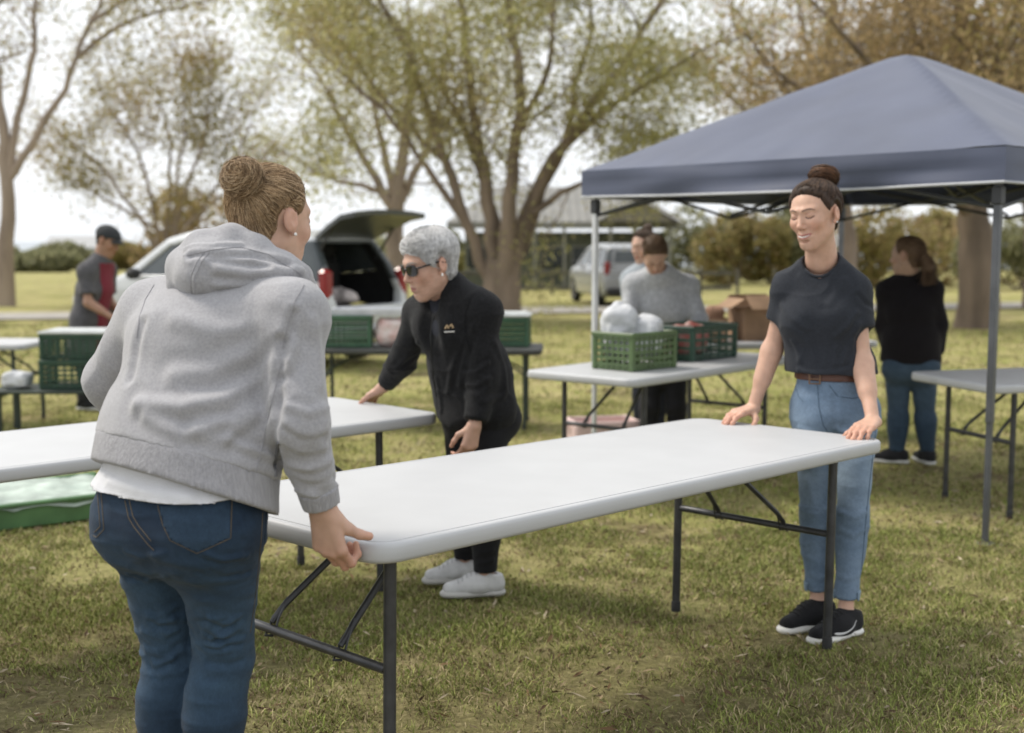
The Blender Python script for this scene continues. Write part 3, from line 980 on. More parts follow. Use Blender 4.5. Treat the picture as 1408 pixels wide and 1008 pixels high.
def car(label, loc, heading, paint, gate_open=False, h=.022, group=None):
    """suv about 4.6 m long; local +x is forward"""
    root = empty('car', loc, heading); tag(root, label, 'car', group)
    sil = [(-2.25, .42), (-2.28, .75), (-2.22, 1.0), (-2.08, 1.30), (-1.86, 1.62), (-1.5, 1.70), (-.6, 1.73), (.2, 1.70), (.55, 1.62), (1.15, 1.18), (1.35, 1.10),
           (2.05, .98), (2.26, .82), (2.32, .6), (2.28, .36), (1.9, .26), (-1.9, .26)]
    F = Field((-2.45, -1.05, .1), (2.5, 1.05, 1.85), h)
    X = F.ax[0][:, None, None]; Yg = F.ax[1][None, :, None]; Z = F.ax[2][None, None, :]
    sd = poly_sd(sil, F.ax[0][:, None], F.ax[2][None, :])[:, None, :]
    wz = np.interp(F.ax[2], [.1, .3, .6, .95, 1.1, 1.68, 1.9], [.84, .9, .925, .92, .88, .66, .6]).astype(np.float32)[None, None, :]
    wx = np.interp(F.ax[0], [-2.4, -2.2, -1.7, 1.6, 2.1, 2.4], [.86, .94, 1, 1, .93, .78]).astype(np.float32)[:, None, None]
    W = wz * wx
    side = np.abs(Yg) - W
    def smax(a, b, k):
        hh = np.maximum(k - np.abs(a - b), 0) / k
        return np.maximum(a, b) + hh * hh * k * .25
    body = smax(sd, side, .12)
    # cabin hollow
    inner = [(-2.12, .62), (-2.08, 1.0), (-1.98, 1.28), (-1.78, 1.56), (-1.5, 1.63), (.15, 1.63), (.48, 1.55), (1.05, 1.12), (1.1, .62)]
    cab = np.maximum(poly_sd(inner, F.ax[0][:, None], F.ax[2][None, :])[:, None, :], side + .07)
    body = np.maximum(body, -cab)
    wins = [[(-.02, 1.13), (-.02, 1.56), (.42, 1.52), (.92, 1.14)], [(-1.02, 1.13), (-1.02, 1.58), (-.12, 1.57), (-.12, 1.13)],
            [(-1.78, 1.2), (-1.62, 1.56), (-1.14, 1.58), (-1.14, 1.14)]]
    for wpoly in wins:
        body = np.maximum(body, -poly_sd(wpoly, F.ax[0][:, None], F.ax[2][None, :])[:, None, :] + 0 * Yg)
    # windscreen
    ws = smax(np.abs(Yg) - .62 * np.ones_like(X), np.abs(Z - 1.36) - .20, .05)
    ws = np.maximum(ws, .35 - X)
    body = np.maximum(body, -ws)
    # rear opening
    top = 1.55; bot = .78 if gate_open else 1.14
    hw = np.interp(F.ax[2], [.7, .95, 1.55], [.66, .70, .54]).astype(np.float32)[None, None, :]
    ro = np.maximum(np.maximum(np.abs(Yg) - hw, np.abs(Z - (top + bot) / 2) - (top - bot) / 2), X + 1.72)
    body = np.maximum(body, -ro)
    for wxp in (-1.42, 1.42):
        r = np.sqrt((X - wxp) ** 2 + (Z - .35) ** 2) - .40
        body = np.maximum(body, -np.maximum(r, .55 - np.abs(Yg)))
    F.d = body.astype(np.float32)
    V, Fc = F.mesh(); V = relax(V, Fc, 3, .5)
    bme = np_mesh('body', V, Fc); bme.materials.append(paint); bme.materials.append(INT)
    ce = V[Fc].mean(1)
    big = [(-2.15, .58), (-2.12, 1.0), (-2.02, 1.30), (-1.80, 1.60), (-1.5, 1.665), (.17, 1.665), (.51, 1.58), (1.09, 1.13), (1.13, .58)]
    sdp = np.array([poly_sd(big, np.float32(1) * ce[:, 0], np.float32(1) * ce[:, 2])])[0]
    wv = np.interp(ce[:, 2], [.1, .3, .6, .95, 1.1, 1.68, 1.9], [.84, .9, .925, .92, .88, .66, .6]) * np.interp(ce[:, 0], [-2.4, -2.2, -1.7, 1.6, 2.1, 2.4], [.86, .94, 1, 1, .93, .78])
    mi = ((sdp < 0) & (np.abs(ce[:, 1]) < wv - .045)).astype(np.int32)
    bme.materials.append(GLS)
    mi[(mi == 0) & (ce[:, 0] < -1.60) & (ce[:, 2] > 1.08) & (ce[:, 2] < 1.58)] = 2
    bme.polygons.foreach_set('material_index', mi)
    link('body', bme, None, root)
    # glass
    def wat(x, z):
        return float(np.interp(z, [.1, .3, .6, .95, 1.1, 1.68, 1.9], [.84, .9, .925, .92, .88, .66, .6]) * np.interp(x, [-2.4, -2.2, -1.7, 1.6, 2.1, 2.4], [.86, .94, 1, 1, .93, .78]))
    for sgn in (-1, 1):
        for wpoly in wins:
            g = MB(); k = len(wpoly)
            A = [(x, sgn * (wat(x, z) - .03), z) for x, z in wpoly]; B_ = [(x, sgn * (wat(x, z) - .042), z) for x, z in wpoly]
            g.add(A + B_, [tuple(range(k)), tuple(range(2 * k - 1, k - 1, -1))] + [(i, (i + 1) % k, k + (i + 1) % k, k + i) for i in range(k)])
            g.build('side_window', GLS, root)
        m_ = MB().box((.82, sgn * 1.0, 1.15), (.12, .2, .14), bev=.04); m_.build('mirror', BLK, root)
        MB().box((2.12, sgn * .62, .80), (.22, .34, .13), bev=.04).build('headlight', LMP, root)
        MB().box((-2.17, sgn * .78, 1.05), (.13, .16, .38), bev=.04).build('tail_light', RED, root)
        for hx_ in (.1, -.95):
            MB().box((hx_, sgn * .93, 1.0), (.17, .03, .035), bev=.01).build('door_handle', BLK, root)
    fs = [(.50, -.58, 1.57), (.50, .58, 1.57), (1.10, .68, 1.17), (1.10, -.68, 1.17)]
    MB().add(fs + [(x - .015, y, z - .02) for x, y, z in fs], [(0, 1, 2, 3), (7, 6, 5, 4), (0, 4, 5, 1), (1, 5, 6, 2), (2, 6, 7, 3), (3, 7, 4, 0)]).build('windscreen', GLS, root)
    MB().box((2.24, 0, .42), (.2, 1.5, .2), bev=.06).build('front_bumper', BLK, root)
    MB().box((-2.24, 0, .44), (.14, 1.6, .2), bev=.05).build('rear_bumper', BLK if not gate_open else paint, root)
    MB().box((.0, 0, .58), (2.9, 1.5, .06)).build('cabin_floor', INT, root)
    for sx, sw in ((-.1, .5), (-.1, -.5), (-1.0, .42), (-1.0, -.42)):
        st = MB(); st.box((sx, sw * .8, .75), (.5, .5, .25), bev=.08); st.box((sx - .28, sw * .8, 1.05), (.16, .48, .62), bev=.07); st.box((sx - .33, sw * .8, 1.46), (.1, .26, .18), bev=.05)
        st.build('seat', INT, root)
    # tailgate
    gate_prof = [(0, 0), (-.15, -.24), (-.30, -.48), (-.36, -.70)]
    ang = math.radians(84) if gate_open else 0
    H0 = Vector((-1.84, 0, 1.64))
    hw_ = [.58, .68, .74, .74]
    V_, F_ = [], []
    for off in (0, .06):
        for (dx, dz), hh in zip(gate_prof, hw_):
            for q in (-1, -.6, 0, .6, 1):
                V_.append(H0 + Matrix.Rotation(ang, 3, 'Y') @ Vector((dx + off - .04 * (1 - q * q), 0, dz - .02)) + Vector((0, q * hh, 0)))
    for s_ in (0, 20):
        for i in range(3):
            for j in range(4):
                a = s_ + i * 5 + j; F_.append((a, a + 1, a + 6, a + 5))
    for j in range(4): F_ += [(j, j + 1, 21 + j, 20 + j), (15 + j, 16 + j, 36 + j, 35 + j)]
    for i in range(3): F_ += [(i * 5, i * 5 + 5, i * 5 + 25, i * 5 + 20), (i * 5 + 4, i * 5 + 9, i * 5 + 29, i * 5 + 24)]
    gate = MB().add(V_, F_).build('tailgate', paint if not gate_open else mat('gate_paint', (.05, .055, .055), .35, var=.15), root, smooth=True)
    gq = []
    for (dx, dz), hh in zip([(-.09, -.12), (-.25, -.42)], [.5, .58]):
        for q in (-1, 1):
            gq.append(H0 + Matrix.Rotation(ang, 3, 'Y') @ Vector((dx - .055, 0, dz)) + Vector((0, q * hh, 0)))
    dn = Matrix.Rotation(ang, 3, 'Y') @ Vector((.02, 0, 0))
    g2 = [v + dn for v in gq]
    MB().add([gq[0], gq[1], gq[3], gq[2], g2[0], g2[1], g2[3], g2[2]], [(0, 1, 2, 3), (7, 6, 5, 4), (0, 4, 5, 1), (1, 5, 6, 2), (2, 6, 7, 3), (3, 7, 4, 0)]).build('rear_window', GLS, gate)
    if not gate_open:
        MB().box((-2.30, 0, .82), (.02, .5, .13)).build('number_plate', PLATE, root)
    else:
        for sg in (-1, 1):
            MB().tube([(-1.9, sg * .62, 1.35), tuple(H0 + Matrix.Rotation(ang, 3, 'Y') @ Vector((-.2, 0, -.35)) + Vector((0, sg * .64, 0)))], .015, 6).build('gas_strut', BLK, root)
        MB().box((-1.98, 0, .74), (.3, 1.4, .04)).build('boot_floor', INT, root)
    for wx_ in (-1.42, 1.42):
        for sg in (-1, 1):
            M_ = Matrix.Translation((wx_, sg * .80, .35)) @ Matrix.Rotation(-sg * math.pi / 2, 4, 'X')
            wh = MB().lathe([(.22, -.1), (.32, -.1), (.35, -.06), (.35, .06), (.32, .1), (.22, .1)], 28, M_).build('wheel', RUB, root, smooth=True)
            rm = MB().lathe([(.2, .06), (.225, .105), (.19, .10), (.06, .085)], 24, M_)
            rm.build('rim', RIM, wh, smooth=True)
    return root


WHITE = mat('white_car_paint', (.47, .485, .50), .25, var=.03, coat=.6)
SILVER = mat('silver_car_paint', (.28, .29, .30), .25, var=.04, coat=.6)
REDP = mat('red_car_paint', (.36, .035, .035), .3, var=.05, coat=.6)
Yc = 15.9
hd = math.radians(180 - 30)
rc = Vector((-1.78, 15.7, 0)); fwd_ = Vector((math.cos(hd), math.sin(hd), 0))
cc_ = rc + fwd_ * 2.25
car('white wagon parked on the grass with its tailgate raised', (cc_.x, cc_.y, float(gz(cc_.y)) + .02), hd, WHITE, gate_open=True)
bx = empty('shopping_bags', tuple(rc + fwd_ * .55 + Vector((0, 0, float(gz(16)) + .78))))
bx.name = 'grocery_bag'; tag(bx, 'pale grocery bag slumped in the open boot of the white wagon', 'bag')
fb = Field((-.4, -.4, -.05), (.4, .4, .4), .02); fb.ell((0, 0, .1), (.26, .2, .12)); fb.ell((.15, -.1, .1), (.16, .15, .1), k=.05)
v_, f_ = fb.mesh(); v_ = v_ + vnormals(v_, f_) * (vnoise(v_, 14) * .02)[:, None]
link('bag_body', np_mesh('bag_body', v_, f_), mat('bag_plastic', (.5, .45, .44), .5, var=.3, vscale=9), bx)
Yk = 36
k1 = at(845, 400, Yk); car('silver car with its rear towards the tent, parked in front of the house', (k1.x, Yk, float(gz(Yk))), math.radians(100), SILVER, h=.035)
k3 = at(1015, 400, 66); car('white car parked side on far off beyond the house gable', (k3.x, 66, float(gz(66))), math.radians(8), WHITE, h=.045)
# ------------------------------------------------------------------ folding tables
TOPM = mat('white_table_plastic', (.45, .455, .465), .45, var=.03, vscale=5, bump=.10, bscale=420, spec=.4, detail=12)
TOPD = mat('dark_table_board', (.045, .047, .045), .6, var=.2)
LEGM = mat('grey_steel_tube', (.055, .056, .060), .38, var=.25, vscale=20, metal=.35)
LEGG = mat('green_black_steel', (.022, .035, .028), .5, var=.2)
CAPM = mat('rubber_foot', (.02, .02, .02), .8)


def rrect(L, W, r, n=7):
    pts = []
    for cx, cy, a0 in ((L / 2 - r, W / 2 - r, 0), (-L / 2 + r, W / 2 - r, 90), (-L / 2 + r, -W / 2 + r, 180), (L / 2 - r, -W / 2 + r, 270)):
        for k in range(n):
            a = math.radians(a0 + 90 * k / (n - 1))
            pts.append((cx + r * math.cos(a), cy + r * math.sin(a)))
    return pts


def table_top(L, W, th=.048, r=.075):
    prof = [(.040, -.028), (.030, -th + .004), (.022, -th), (.012, -th), (.004, -th + .004), (0, -th + .012), (0, -.012), (.0025, -.005), (.007, -.0012), (.013, 0),
            (.020, 0), (.0215, -.0035), (.0240, -.0035), (.0255, 0)]
    m = MB(); V = []; F = []
    for ins, z in prof:
        for x, y in rrect(L - 2 * ins, W - 2 * ins, max(r - ins, .01)): V.append((x, y, z))
    n = 28
    for i in range(len(prof) - 1):
        for k in range(n):
            j = (k + 1) % n
            F.append((i * n + k, i * n + j, i * n + n + j, i * n + n + k))
    F.append(tuple(range(n - 1, -1, -1))); F.append(tuple(range((len(prof) - 1) * n, len(prof) * n)))
    return m.add(V, F)


def folding_table(label, c, yaw, L=1.83, W=.76, H=.74, top=None, leg=None, group=None, tilt=0.0, inset=.30, name='folding_table', spread=.30):
    top = top or TOPM; leg = leg or LEGM
    root = empty(name, c, yaw); root.rotation_euler = (0, tilt, yaw)
    tag(root, label, 'table', group)
    tt = table_top(L, W).build('tabletop', top, root, smooth=True); tt.location = (0, 0, H)
    zu = H - .030
    for sy in (-1, 1):
        MB().box((0, sy * (W / 2 - .07), zu - .004), (L - .34, .025, .03), bev=.004).build('side_rail', leg, root)
    ins = inset if hasattr(inset, '__len__') else (inset, inset)
    for sx in (-1, 1):
        inset = ins[0] if sx < 0 else ins[1]
        xe = sx * (L / 2 - inset)
        MB().tube([(xe, -spread - .005, zu - .005), (xe, spread + .005, zu - .005)], .014, 10).build('pivot_tube', leg, root)
        MB().tube([(xe, -spread + .012, .415), (xe, spread - .012, .415)], .0125, 10).build('crossbar', leg, root, smooth=True)
        for sy in (-1, 1):
            lg = MB().tube([(xe, sy * spread, .012), (xe, sy * spread, zu - .004)], .0155, 14).build('leg', leg, root, smooth=True)
            MB().lathe([(.012, 0), (.018, .003), (.0182, .04), (.0157, .043)], 14, Matrix.Translation((xe, sy * spread, .0))).build('foot_cap', CAPM, lg, smooth=True)
            y0 = sy * .14
            xi = sx * (L / 2 - inset - .34)
            br = MB().tube([(xe - sx * .006, y0, .43), (xe - sx * .03, y0, .455), (xe - sx * .05, y0 * .97, .475), (xi, y0 * .55, zu - .008)], [.008, .008, .0095, .0095], 8).build('brace', leg, root, smooth=True)
            bk = MB()
            bk.tube([(xe - sx * .004, y0 - .014, .40), (xe - sx * .018, y0 - .012, .44), (xe - sx * .055, y0 * .97, .488)], .0035, 6)
            bk.tube([(xe - sx * .004, y0 + .014, .40), (xe - sx * .018, y0 + .012, .44), (xe - sx * .055, y0 * .97, .488)], .0035, 6)
            bk.tube([(xe, y0 - .016, .400), (xe + sx * .014, y0, .400), (xe, y0 + .016, .400)], .0035, 6)
            bk.build('brace_clip', leg, br, smooth=True)
        MB().tube([(sx * (L / 2 - inset - .34), -.10, zu - .008), (sx * (L / 2 - inset - .34), .10, zu - .008)], .010, 8).build('brace_pivot', leg, root)
        lt = MB(); lt.box((sx * (L / 2 + .0005), .12, H - .026), (.003, .055, .018), bev=.002)
        lt.build('end_clip', mat('clip_grey', (.42, .43, .44), .5) if 'clip_grey' not in MATS else MATS['clip_grey'], root)
    return root


T1C, T1YAW = (0.221, 3.871), 0.817
t1 = folding_table('long white folding table being carried by the two young women', (T1C[0], T1C[1], .032), T1YAW, 2.42, .83, .742, inset=(.11, .24), tilt=.0165, spread=.33)
T2C, T2YAW = (-1.436, 4.696), 0.772
folding_table('long white folding table under the grey haired woman\'s hand', (T2C[0], T2C[1], 0.0), T2YAW, 2.42, .80, .742, inset=.26, spread=.29)
t3x, t3y, t3yaw = 0.985, 7.80, .86
folding_table('white folding table under the tent holding two green crates', (t3x, t3y, ground_z(t3x, t3y)), t3yaw, 1.9, .80, .745, inset=.26, spread=.29)
folding_table('white folding table beside the tent pole with nothing on it', (3.28, 7.15, ground_z(3.3, 7.15)), .30, 1.83, .76, .745, inset=.22, spread=.28)
t3b = (1.85, 9.75)
folding_table('white folding table at the back of the tent holding cardboard boxes', (t3b[0], t3b[1], ground_z(*t3b)), .15, 1.83, .76, .76, inset=.26, spread=.28)
tdx, tdy = -.72, 10.35
tdz = ground_z(tdx, tdy)
folding_table('dark topped table with crates and packets behind the grey haired woman', (tdx, tdy, tdz), -.05, 1.95, .66, .665, top=TOPD, leg=LEGG, inset=.14, spread=.27)
tlx, tly = -4.35, 10.6
tlz = ground_z(tlx, tly)
folding_table('white topped table on green legs in front of the man in the cap', (tlx - .55, tly, tlz), -.04, 1.83, .7, .70, leg=LEGG, inset=.12, spread=.28)

# low slatted bench under the stacked crates
bxm = -3.55
bz = ground_z(bxm, 9.95)
bench = empty('low_bench', (bxm, 9.95, bz), .03)
tag(bench, 'low dark slatted bench carrying stacked green crates by the white car', 'bench')
for k in range(4):
    MB().box((0, -.21 + .14 * k, .355), (1.1, .12, .03), bev=.006).build('slat', LEGG, bench)
for sx in (-1, 1):
    for sy in (-1, 1):
        MB().box((sx * .48, sy * .2, .17), (.04, .04, .34), bev=.004).build('leg', LEGG, bench)
    MB().box((sx * .48, 0, .325), (.04, .44, .03)).build('bearer', LEGG, bench)

# ------------------------------------------------------------------ green ventilated crates
CRM = mat('green_crate_plastic', (.035, .095, .050), .45, var=.2, vscale=8)
CRD = mat('dark_green_crate_plastic', (.014, .048, .030), .45, var=.2, vscale=8)
CRO = mat('olive_crate_plastic', (.075, .12, .045), .45, var=.2, vscale=8)


def crate(label, c, yaw, d=(.56, .38, .25), m=None, name='crate', group=None, rows=5, cols=8):
    m = m or CRM
    L, W, H = d
    root = empty(name, c, yaw); tag(root, label, 'crate', group)
    MB().box((0, 0, .012), (L - .02, W - .02, .016), bev=.003).build('base', m, root)
    rim = MB()
    for sy in (-1, 1): rim.box((0, sy * (W / 2 - .008), H - .014), (L, .022, .028), bev=.005)
    for sx in (-1, 1): rim.box((sx * (L / 2 - .008), 0, H - .0145), (.022, W - .006, .027), bev=.005)
    rim.build('rim', m, root)
    for sx in (-1, 1):
        for sy in (-1, 1):
            MB().box((sx * (L / 2 - .016), sy * (W / 2 - .016), H / 2 - .008), (.028, .028, H - .018), bev=.005).build('corner_post', m, root)
    def wall(length, horiz, pos):
        w = MB()
        for k in range(rows):
            z = .035 + k * (H - .075) / (rows - 1)
            c_ = (0, pos, z) if horiz else (pos, 0, z)
            dd = (length - .05, .008, .018) if horiz else (.008, length - .05, .018)
            w.box(c_, dd)
        nc = cols if horiz else max(3, int(cols * W / L))
        for k in range(nc + 1):
            t = -length / 2 + .03 + k * (length - .06) / nc
            c_ = (t, pos, H / 2 - .005) if horiz else (pos, t, H / 2 - .005)
            dd = (.012, .010, H - .04) if horiz else (.010, .012, H - .04)
            w.box(c_, dd)
        w.build('lattice_side', m, root)
    for s_ in (-1, 1):
        wall(L, True, s_ * (W / 2 - .012)); wall(W, False, s_ * (L / 2 - .012))
    return root


def lump(name, label, cat, c, size, m, seed, group=None, h=.012, amp=.02, part='bag_body', n=4, knot=False):
    """crumpled soft bag or packet"""
    R = np.random.default_rng(seed)
    s = np.array(size)
    F = Field(-s * .8 - .03, s * .8 + .03, h)
    F.rbox((0, 0, 0), s / 2, min(size) * .35)
    for k in range(n):
        F.ell(R.uniform(-.3, .3, 3) * s, s * R.uniform(.22, .34, 3), k=.03)
    if knot: F.cap((0, 0, s[2] * .4), (0.02, 0, s[2] * .68), .035, .02, .03)
    v, f = F.mesh()
    v = v + vnormals(v, f) * ((vnoise(v, 16, seed) * .6 + vnoise(v, 38, seed + 1) * .4) * amp)[:, None]
    v[:, 2] -= v[:, 2].min()
    root = empty(name, c); tag(root, label, cat, group)
    link(part, np_mesh(part, v, f), m, root)
    return root


PLW = mat('white_plastic_bag', (.50, .51, .53), .7, var=.12, vscale=10, spec=.5)
ztop3 = ground_z(t3x, t3y) + .745


def on_t3(lx, ly):
    c_, s_ = math.cos(t3yaw), math.sin(t3yaw)
    return (t3x + lx * c_ - ly * s_, t3y + lx * s_ + ly * c_, ztop3)


q = on_t3(-.42, -.03)
crate('olive green ventilated crate of white bags on the tent table', q, t3yaw - .08, (.42, .32, .225), CRO)
lump('plastic_bag', 'white plastic bag heaped out of the olive green crate', 'bag', (q[0] - .09, q[1] + .02, q[2] + .06), (.21, .20, .30), PLW, 4, amp=.018)
lump('plastic_bag', 'smaller white plastic bag lying across the olive green crate', 'bag', (q[0] + .08, q[1] + .02, q[2] + .06), (.17, .18, .24), PLW, 5, amp=.018)
q = on_t3(.36, .06)
crate('dark green crate with red packets on the tent table', q, t3yaw - .02, (.52, .36, .225), CRD, rows=4, cols=5)
REDK = mat('red_packet', (.42, .07, .055), .5, var=.35, vscale=14, col2=(.6, .42, .36))
for k, (lx, ly, lab) in enumerate([(.22, .05, 'red and cream packet standing in the dark green crate'), (.42, .08, 'reddish packet lying deep in the dark green crate')]):
    qq = on_t3(lx, ly)
    lump('food_packet', lab, 'packet', (qq[0], qq[1], qq[2] + .02), (.15, .12, .19), REDK, 30 + k, amp=.012)
qq = on_t3(.02, .10)
jar = empty('plastic_tub', qq); tag(jar, 'clear white tub of red fruit beside the dark green crate', 'tub')
MB().lathe([(.055, 0), (.065, .01), (.072, .16), (.068, .17), (.066, .165), (.06, .02), (.0, .02)], 20).build('tub_wall', mat('tub_plastic', (.72, .66, .64), .25, var=.1), jar, smooth=True)
MB().lathe([(.066, .17), (.076, .172), (.076, .188), (.03, .192)], 20).build('lid', PLW, jar, smooth=True)
MB().lathe([(.0735, .03), (.075, .06), (.0755, .10), (.0735, .12)], 20).build('paper_band', REDK, jar, smooth=True)

# cardboard boxes on the rear tent table
CARD = mat('cardboard', (.30, .19, .115), .9, var=.15, vscale=9)
CARDD = mat('cardboard_inside', (.17, .105, .065), .9)


def carton(label, c, yaw, d, flaps=True):
    root = empty('cardboard_box', c, yaw); tag(root, label, 'box')
    L, W, H = d; t = .006
    MB().box((0, 0, t / 2), (L - .014, W - .014, t)).build('base', CARDD, root)
    for s_ in (-1, 1):
        MB().box((0, s_ * (W / 2 - t / 2), H / 2), (L, t, H)).build('side_panel', CARD, root)
        MB().box((s_ * (L / 2 - t / 2), 0, H / 2), (t, W - 2 * t - .002, H)).build('end_panel', CARD, root)
        if flaps:
            Rm = Matrix.Rotation(s_ * math.radians(-38), 3, 'X')
            MB().box(Vector((0, s_ * (W / 2 + .055), H + .045)), (L - .01, .16, .005), Rm).build('flap', CARD, root)
            Rm = Matrix.Rotation(s_ * math.radians(30), 3, 'Y')
            MB().box(Vector((s_ * (L / 2 + .055), 0, H + .036)), (.14, W - .02, .005), Rm).build('flap', CARD, root)
    return root


zb = ground_z(*t3b) + .76
carton('open brown cardboard box with raised flaps on the rear tent table', (1.90, 9.74, zb), .3, (.34, .28, .25))
carton('smaller cardboard box tucked beside the open carton in the tent', (1.56, 9.66, zb), -.2, (.20, .22, .17), False)
lump('food_packet', 'brown paper sack standing in the small carton', 'sack', (1.56, 9.66, zb + .01), (.15, .15, .25), mat('paper_sack', (.30, .17, .11), .85, var=.3, vscale=10), 41, amp=.012)

# things on the dark table behind the grey haired woman
zd = tdz + .665
crate('green crate at the car end of the dark table', (-1.36, 10.30, zd), .05, (.42, .34, .26), CRM)
crate('green crate with pale lid beside the big tree trunk on the dark table', (.0, 10.34, zd), -.1, (.30, .26, .24), CRM)
ld = empty('plastic_cover', (.0, 10.34, zd + .242), -.1); tag(ld, 'pale plastic lid lying on the green crate by the tree trunk', 'cover')
MB().box((0, 0, .016), (.32, .28, .03), bev=.01).build('lid_panel', mat('pale_lid', (.5, .52, .52), .5), ld)
MB().box((0, 0, .036), (.26, .22, .012), bev=.005).build('raised_panel', MATS['pale_lid'], ld)
PINKW = mat('pink_white_packet', (.66, .60, .58), .5, var=.2, vscale=9, col2=(.58, .36, .33))
lump('food_packet', 'pale pink and white packet beside the green crate on the dark table', 'packet', (-.99, 10.28, zd), (.26, .22, .22), PINKW, 50, amp=.015)
lump('food_packet', 'white packet between the pink packet and the grey haired woman', 'packet', (-.70, 10.28, zd), (.22, .2, .2), PLW, 51, amp=.015)
tr = empty('plastic_tray', (-1.16, 10.36, zd + .262)); tag(tr, 'white shallow tray laid across the green crate at the car end', 'tray')
MB().box((0, 0, .006), (.62, .36, .012), bev=.004).build('tray_floor', PLW, tr)
for s_ in (-1, 1):
    MB().box((0, s_ * .182, .026), (.64, .01, .05), bev=.003).build('tray_wall', PLW, tr)
    MB().box((s_ * .316, 0, .0255), (.01, .352, .049), bev=.003).build('tray_wall', PLW, tr)

# stacked crates on the low bench
zl = bz + .371
crate('dark green crate at the bottom of the stack on the low bench', (bxm + .10, 9.93, zl), .04, (.52, .38, .23), CRD)
crate('dark green crate on top of the stack on the low bench', (bxm + .11, 9.94, zl + .232), .0, (.52, .38, .20), CRD)
lt_ = empty('plastic_cover', (bxm + .11, 9.94, zl + .434)); tag(lt_, 'pale grey lid on the top dark green crate', 'cover')
MB().box((0, 0, .01), (.53, .39, .02), bev=.006).build('lid_panel', MATS['pale_lid'], lt_)
MB().box((0, 0, .024), (.46, .32, .010), bev=.004).build('raised_panel', MATS['pale_lid'], lt_)
lump('food_packet', 'pale packet lying on the end of the low bench', 'packet', (bxm - .36, 9.85, zl), (.2, .22, .12), PLW, 52, amp=.012)

# shallow green tray with pale cover on the grass
gx, gy = -2.74, 6.60
gt = empty('green_tray', (gx, gy, ground_z(gx, gy) + .012), .62); tag(gt, 'shallow green plastic tray lying on the grass under the long table', 'tray')
GTM = mat('bright_green_plastic', (.07, .155, .06), .45, var=.2, vscale=6)
MB().box((0, 0, .012), (1.16, .62, .02), bev=.004).build('tray_floor', GTM, gt)
for s_ in (-1, 1):
    MB().box((0, s_ * .305, .065), (1.18, .022, .13), bev=.006).build('tray_wall', GTM, gt)
    MB().box((s_ * .579, 0, .0645), (.022, .586, .129), bev=.006).build('tray_wall', GTM, gt)
    MB().box((0, s_ * .316, .126), (1.22, .04, .02), bev=.006).build('rim', GTM, gt)
gc_ = empty('plastic_cover', (gx, gy, ground_z(gx, gy) + .14), .62); tag(gc_, 'crumpled pale plastic sheet covering the shallow green tray', 'plastic sheet')
u = np.linspace(-1, 1, 60); UU, VV = np.meshgrid(u, u, indexing='ij')
PV = np.stack([UU.ravel() * .60, VV.ravel() * .33, 0 * UU.ravel()], 1)
PV[:, 2] = .018 + .022 * vnoise(PV, 7, 3) + .010 * vnoise(PV, 19, 4) - .04 * np.maximum(np.abs(UU.ravel()) ** 12, np.abs(VV.ravel()) ** 12)
i = (np.arange(59)[:, None] * 60 + np.arange(59)[None]).ravel()
link('sheet', np_mesh('sheet', PV, np.stack([i, i + 60, i + 61, i + 1], 1)), mat('pale_sheet', (.34, .40, .35), .45, var=.3, vscale=7), gc_)

# pale pink tub on the grass behind the tent table
pk = empty('picnic_tub', (.66, 9.05, ground_z(.66, 9.05)), .2); tag(pk, 'pale pink plastic tub on the grass beneath the tent table', 'tub')
PKM = mat('pale_pink_plastic', (.62, .46, .43), .45, var=.08)
fp = Field((-.3, -.22, -.02), (.3, .22, .3), .012); fp.rbox((0, 0, .13), (.25, .17, .13), .05); fp.rbox((0, 0, .22), (.22, .14, .11), .04, op='s', k=.01)
v_, f_ = fp.mesh(); link('tub_wall', np_mesh('tub_wall', relax(v_, f_, 2), f_), PKM, pk)
for s_ in (-1, 1): MB().tube([(s_ * .255, -.05, .2), (s_ * .285, -.04, .215), (s_ * .285, .04, .215), (s_ * .255, .05, .2)], .009, 8).build('handle', PKM, pk, smooth=True)

# ------------------------------------------------------------------ canopy tent
NAVY = mat('navy_canopy_cloth', (.058, .070, .115), .6, var=.10, vscale=2.2, bump=.12, bscale=160, sheen=.12)
TRIM = mat('canopy_trim', (.42, .43, .45), .5)
TRUSS = mat('tent_frame_black', (.03, .032, .035), .5)
POLEG = mat('tent_leg_grey', (.10, .105, .115), .4, metal=.4, var=.2)
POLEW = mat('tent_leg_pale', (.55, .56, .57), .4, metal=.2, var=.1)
FL = Vector((.50, 8.2, 0)); FR = Vector((2.355, 6.08, 0))
e1 = (FR - FL); SIDE = e1.length; e1.normalize(); e2 = Vector((-e1.y, e1.x, 0))
if e2.y < 0: e2 = -e2
tc_ = (FL + FR) / 2 + e2 * SIDE / 2
tz0 = ground_z(tc_.x, tc_.y)
tent = empty('canopy_tent', (tc_.x, tc_.y, tz0), math.atan2(e1.y, e1.x)); tag(tent, 'navy pop up canopy tent on straight metal legs', 'tent')
S2 = SIDE / 2; EZ = 1.925 - tz0; PZ = 2.66 - tz0; VB = EZ - .17
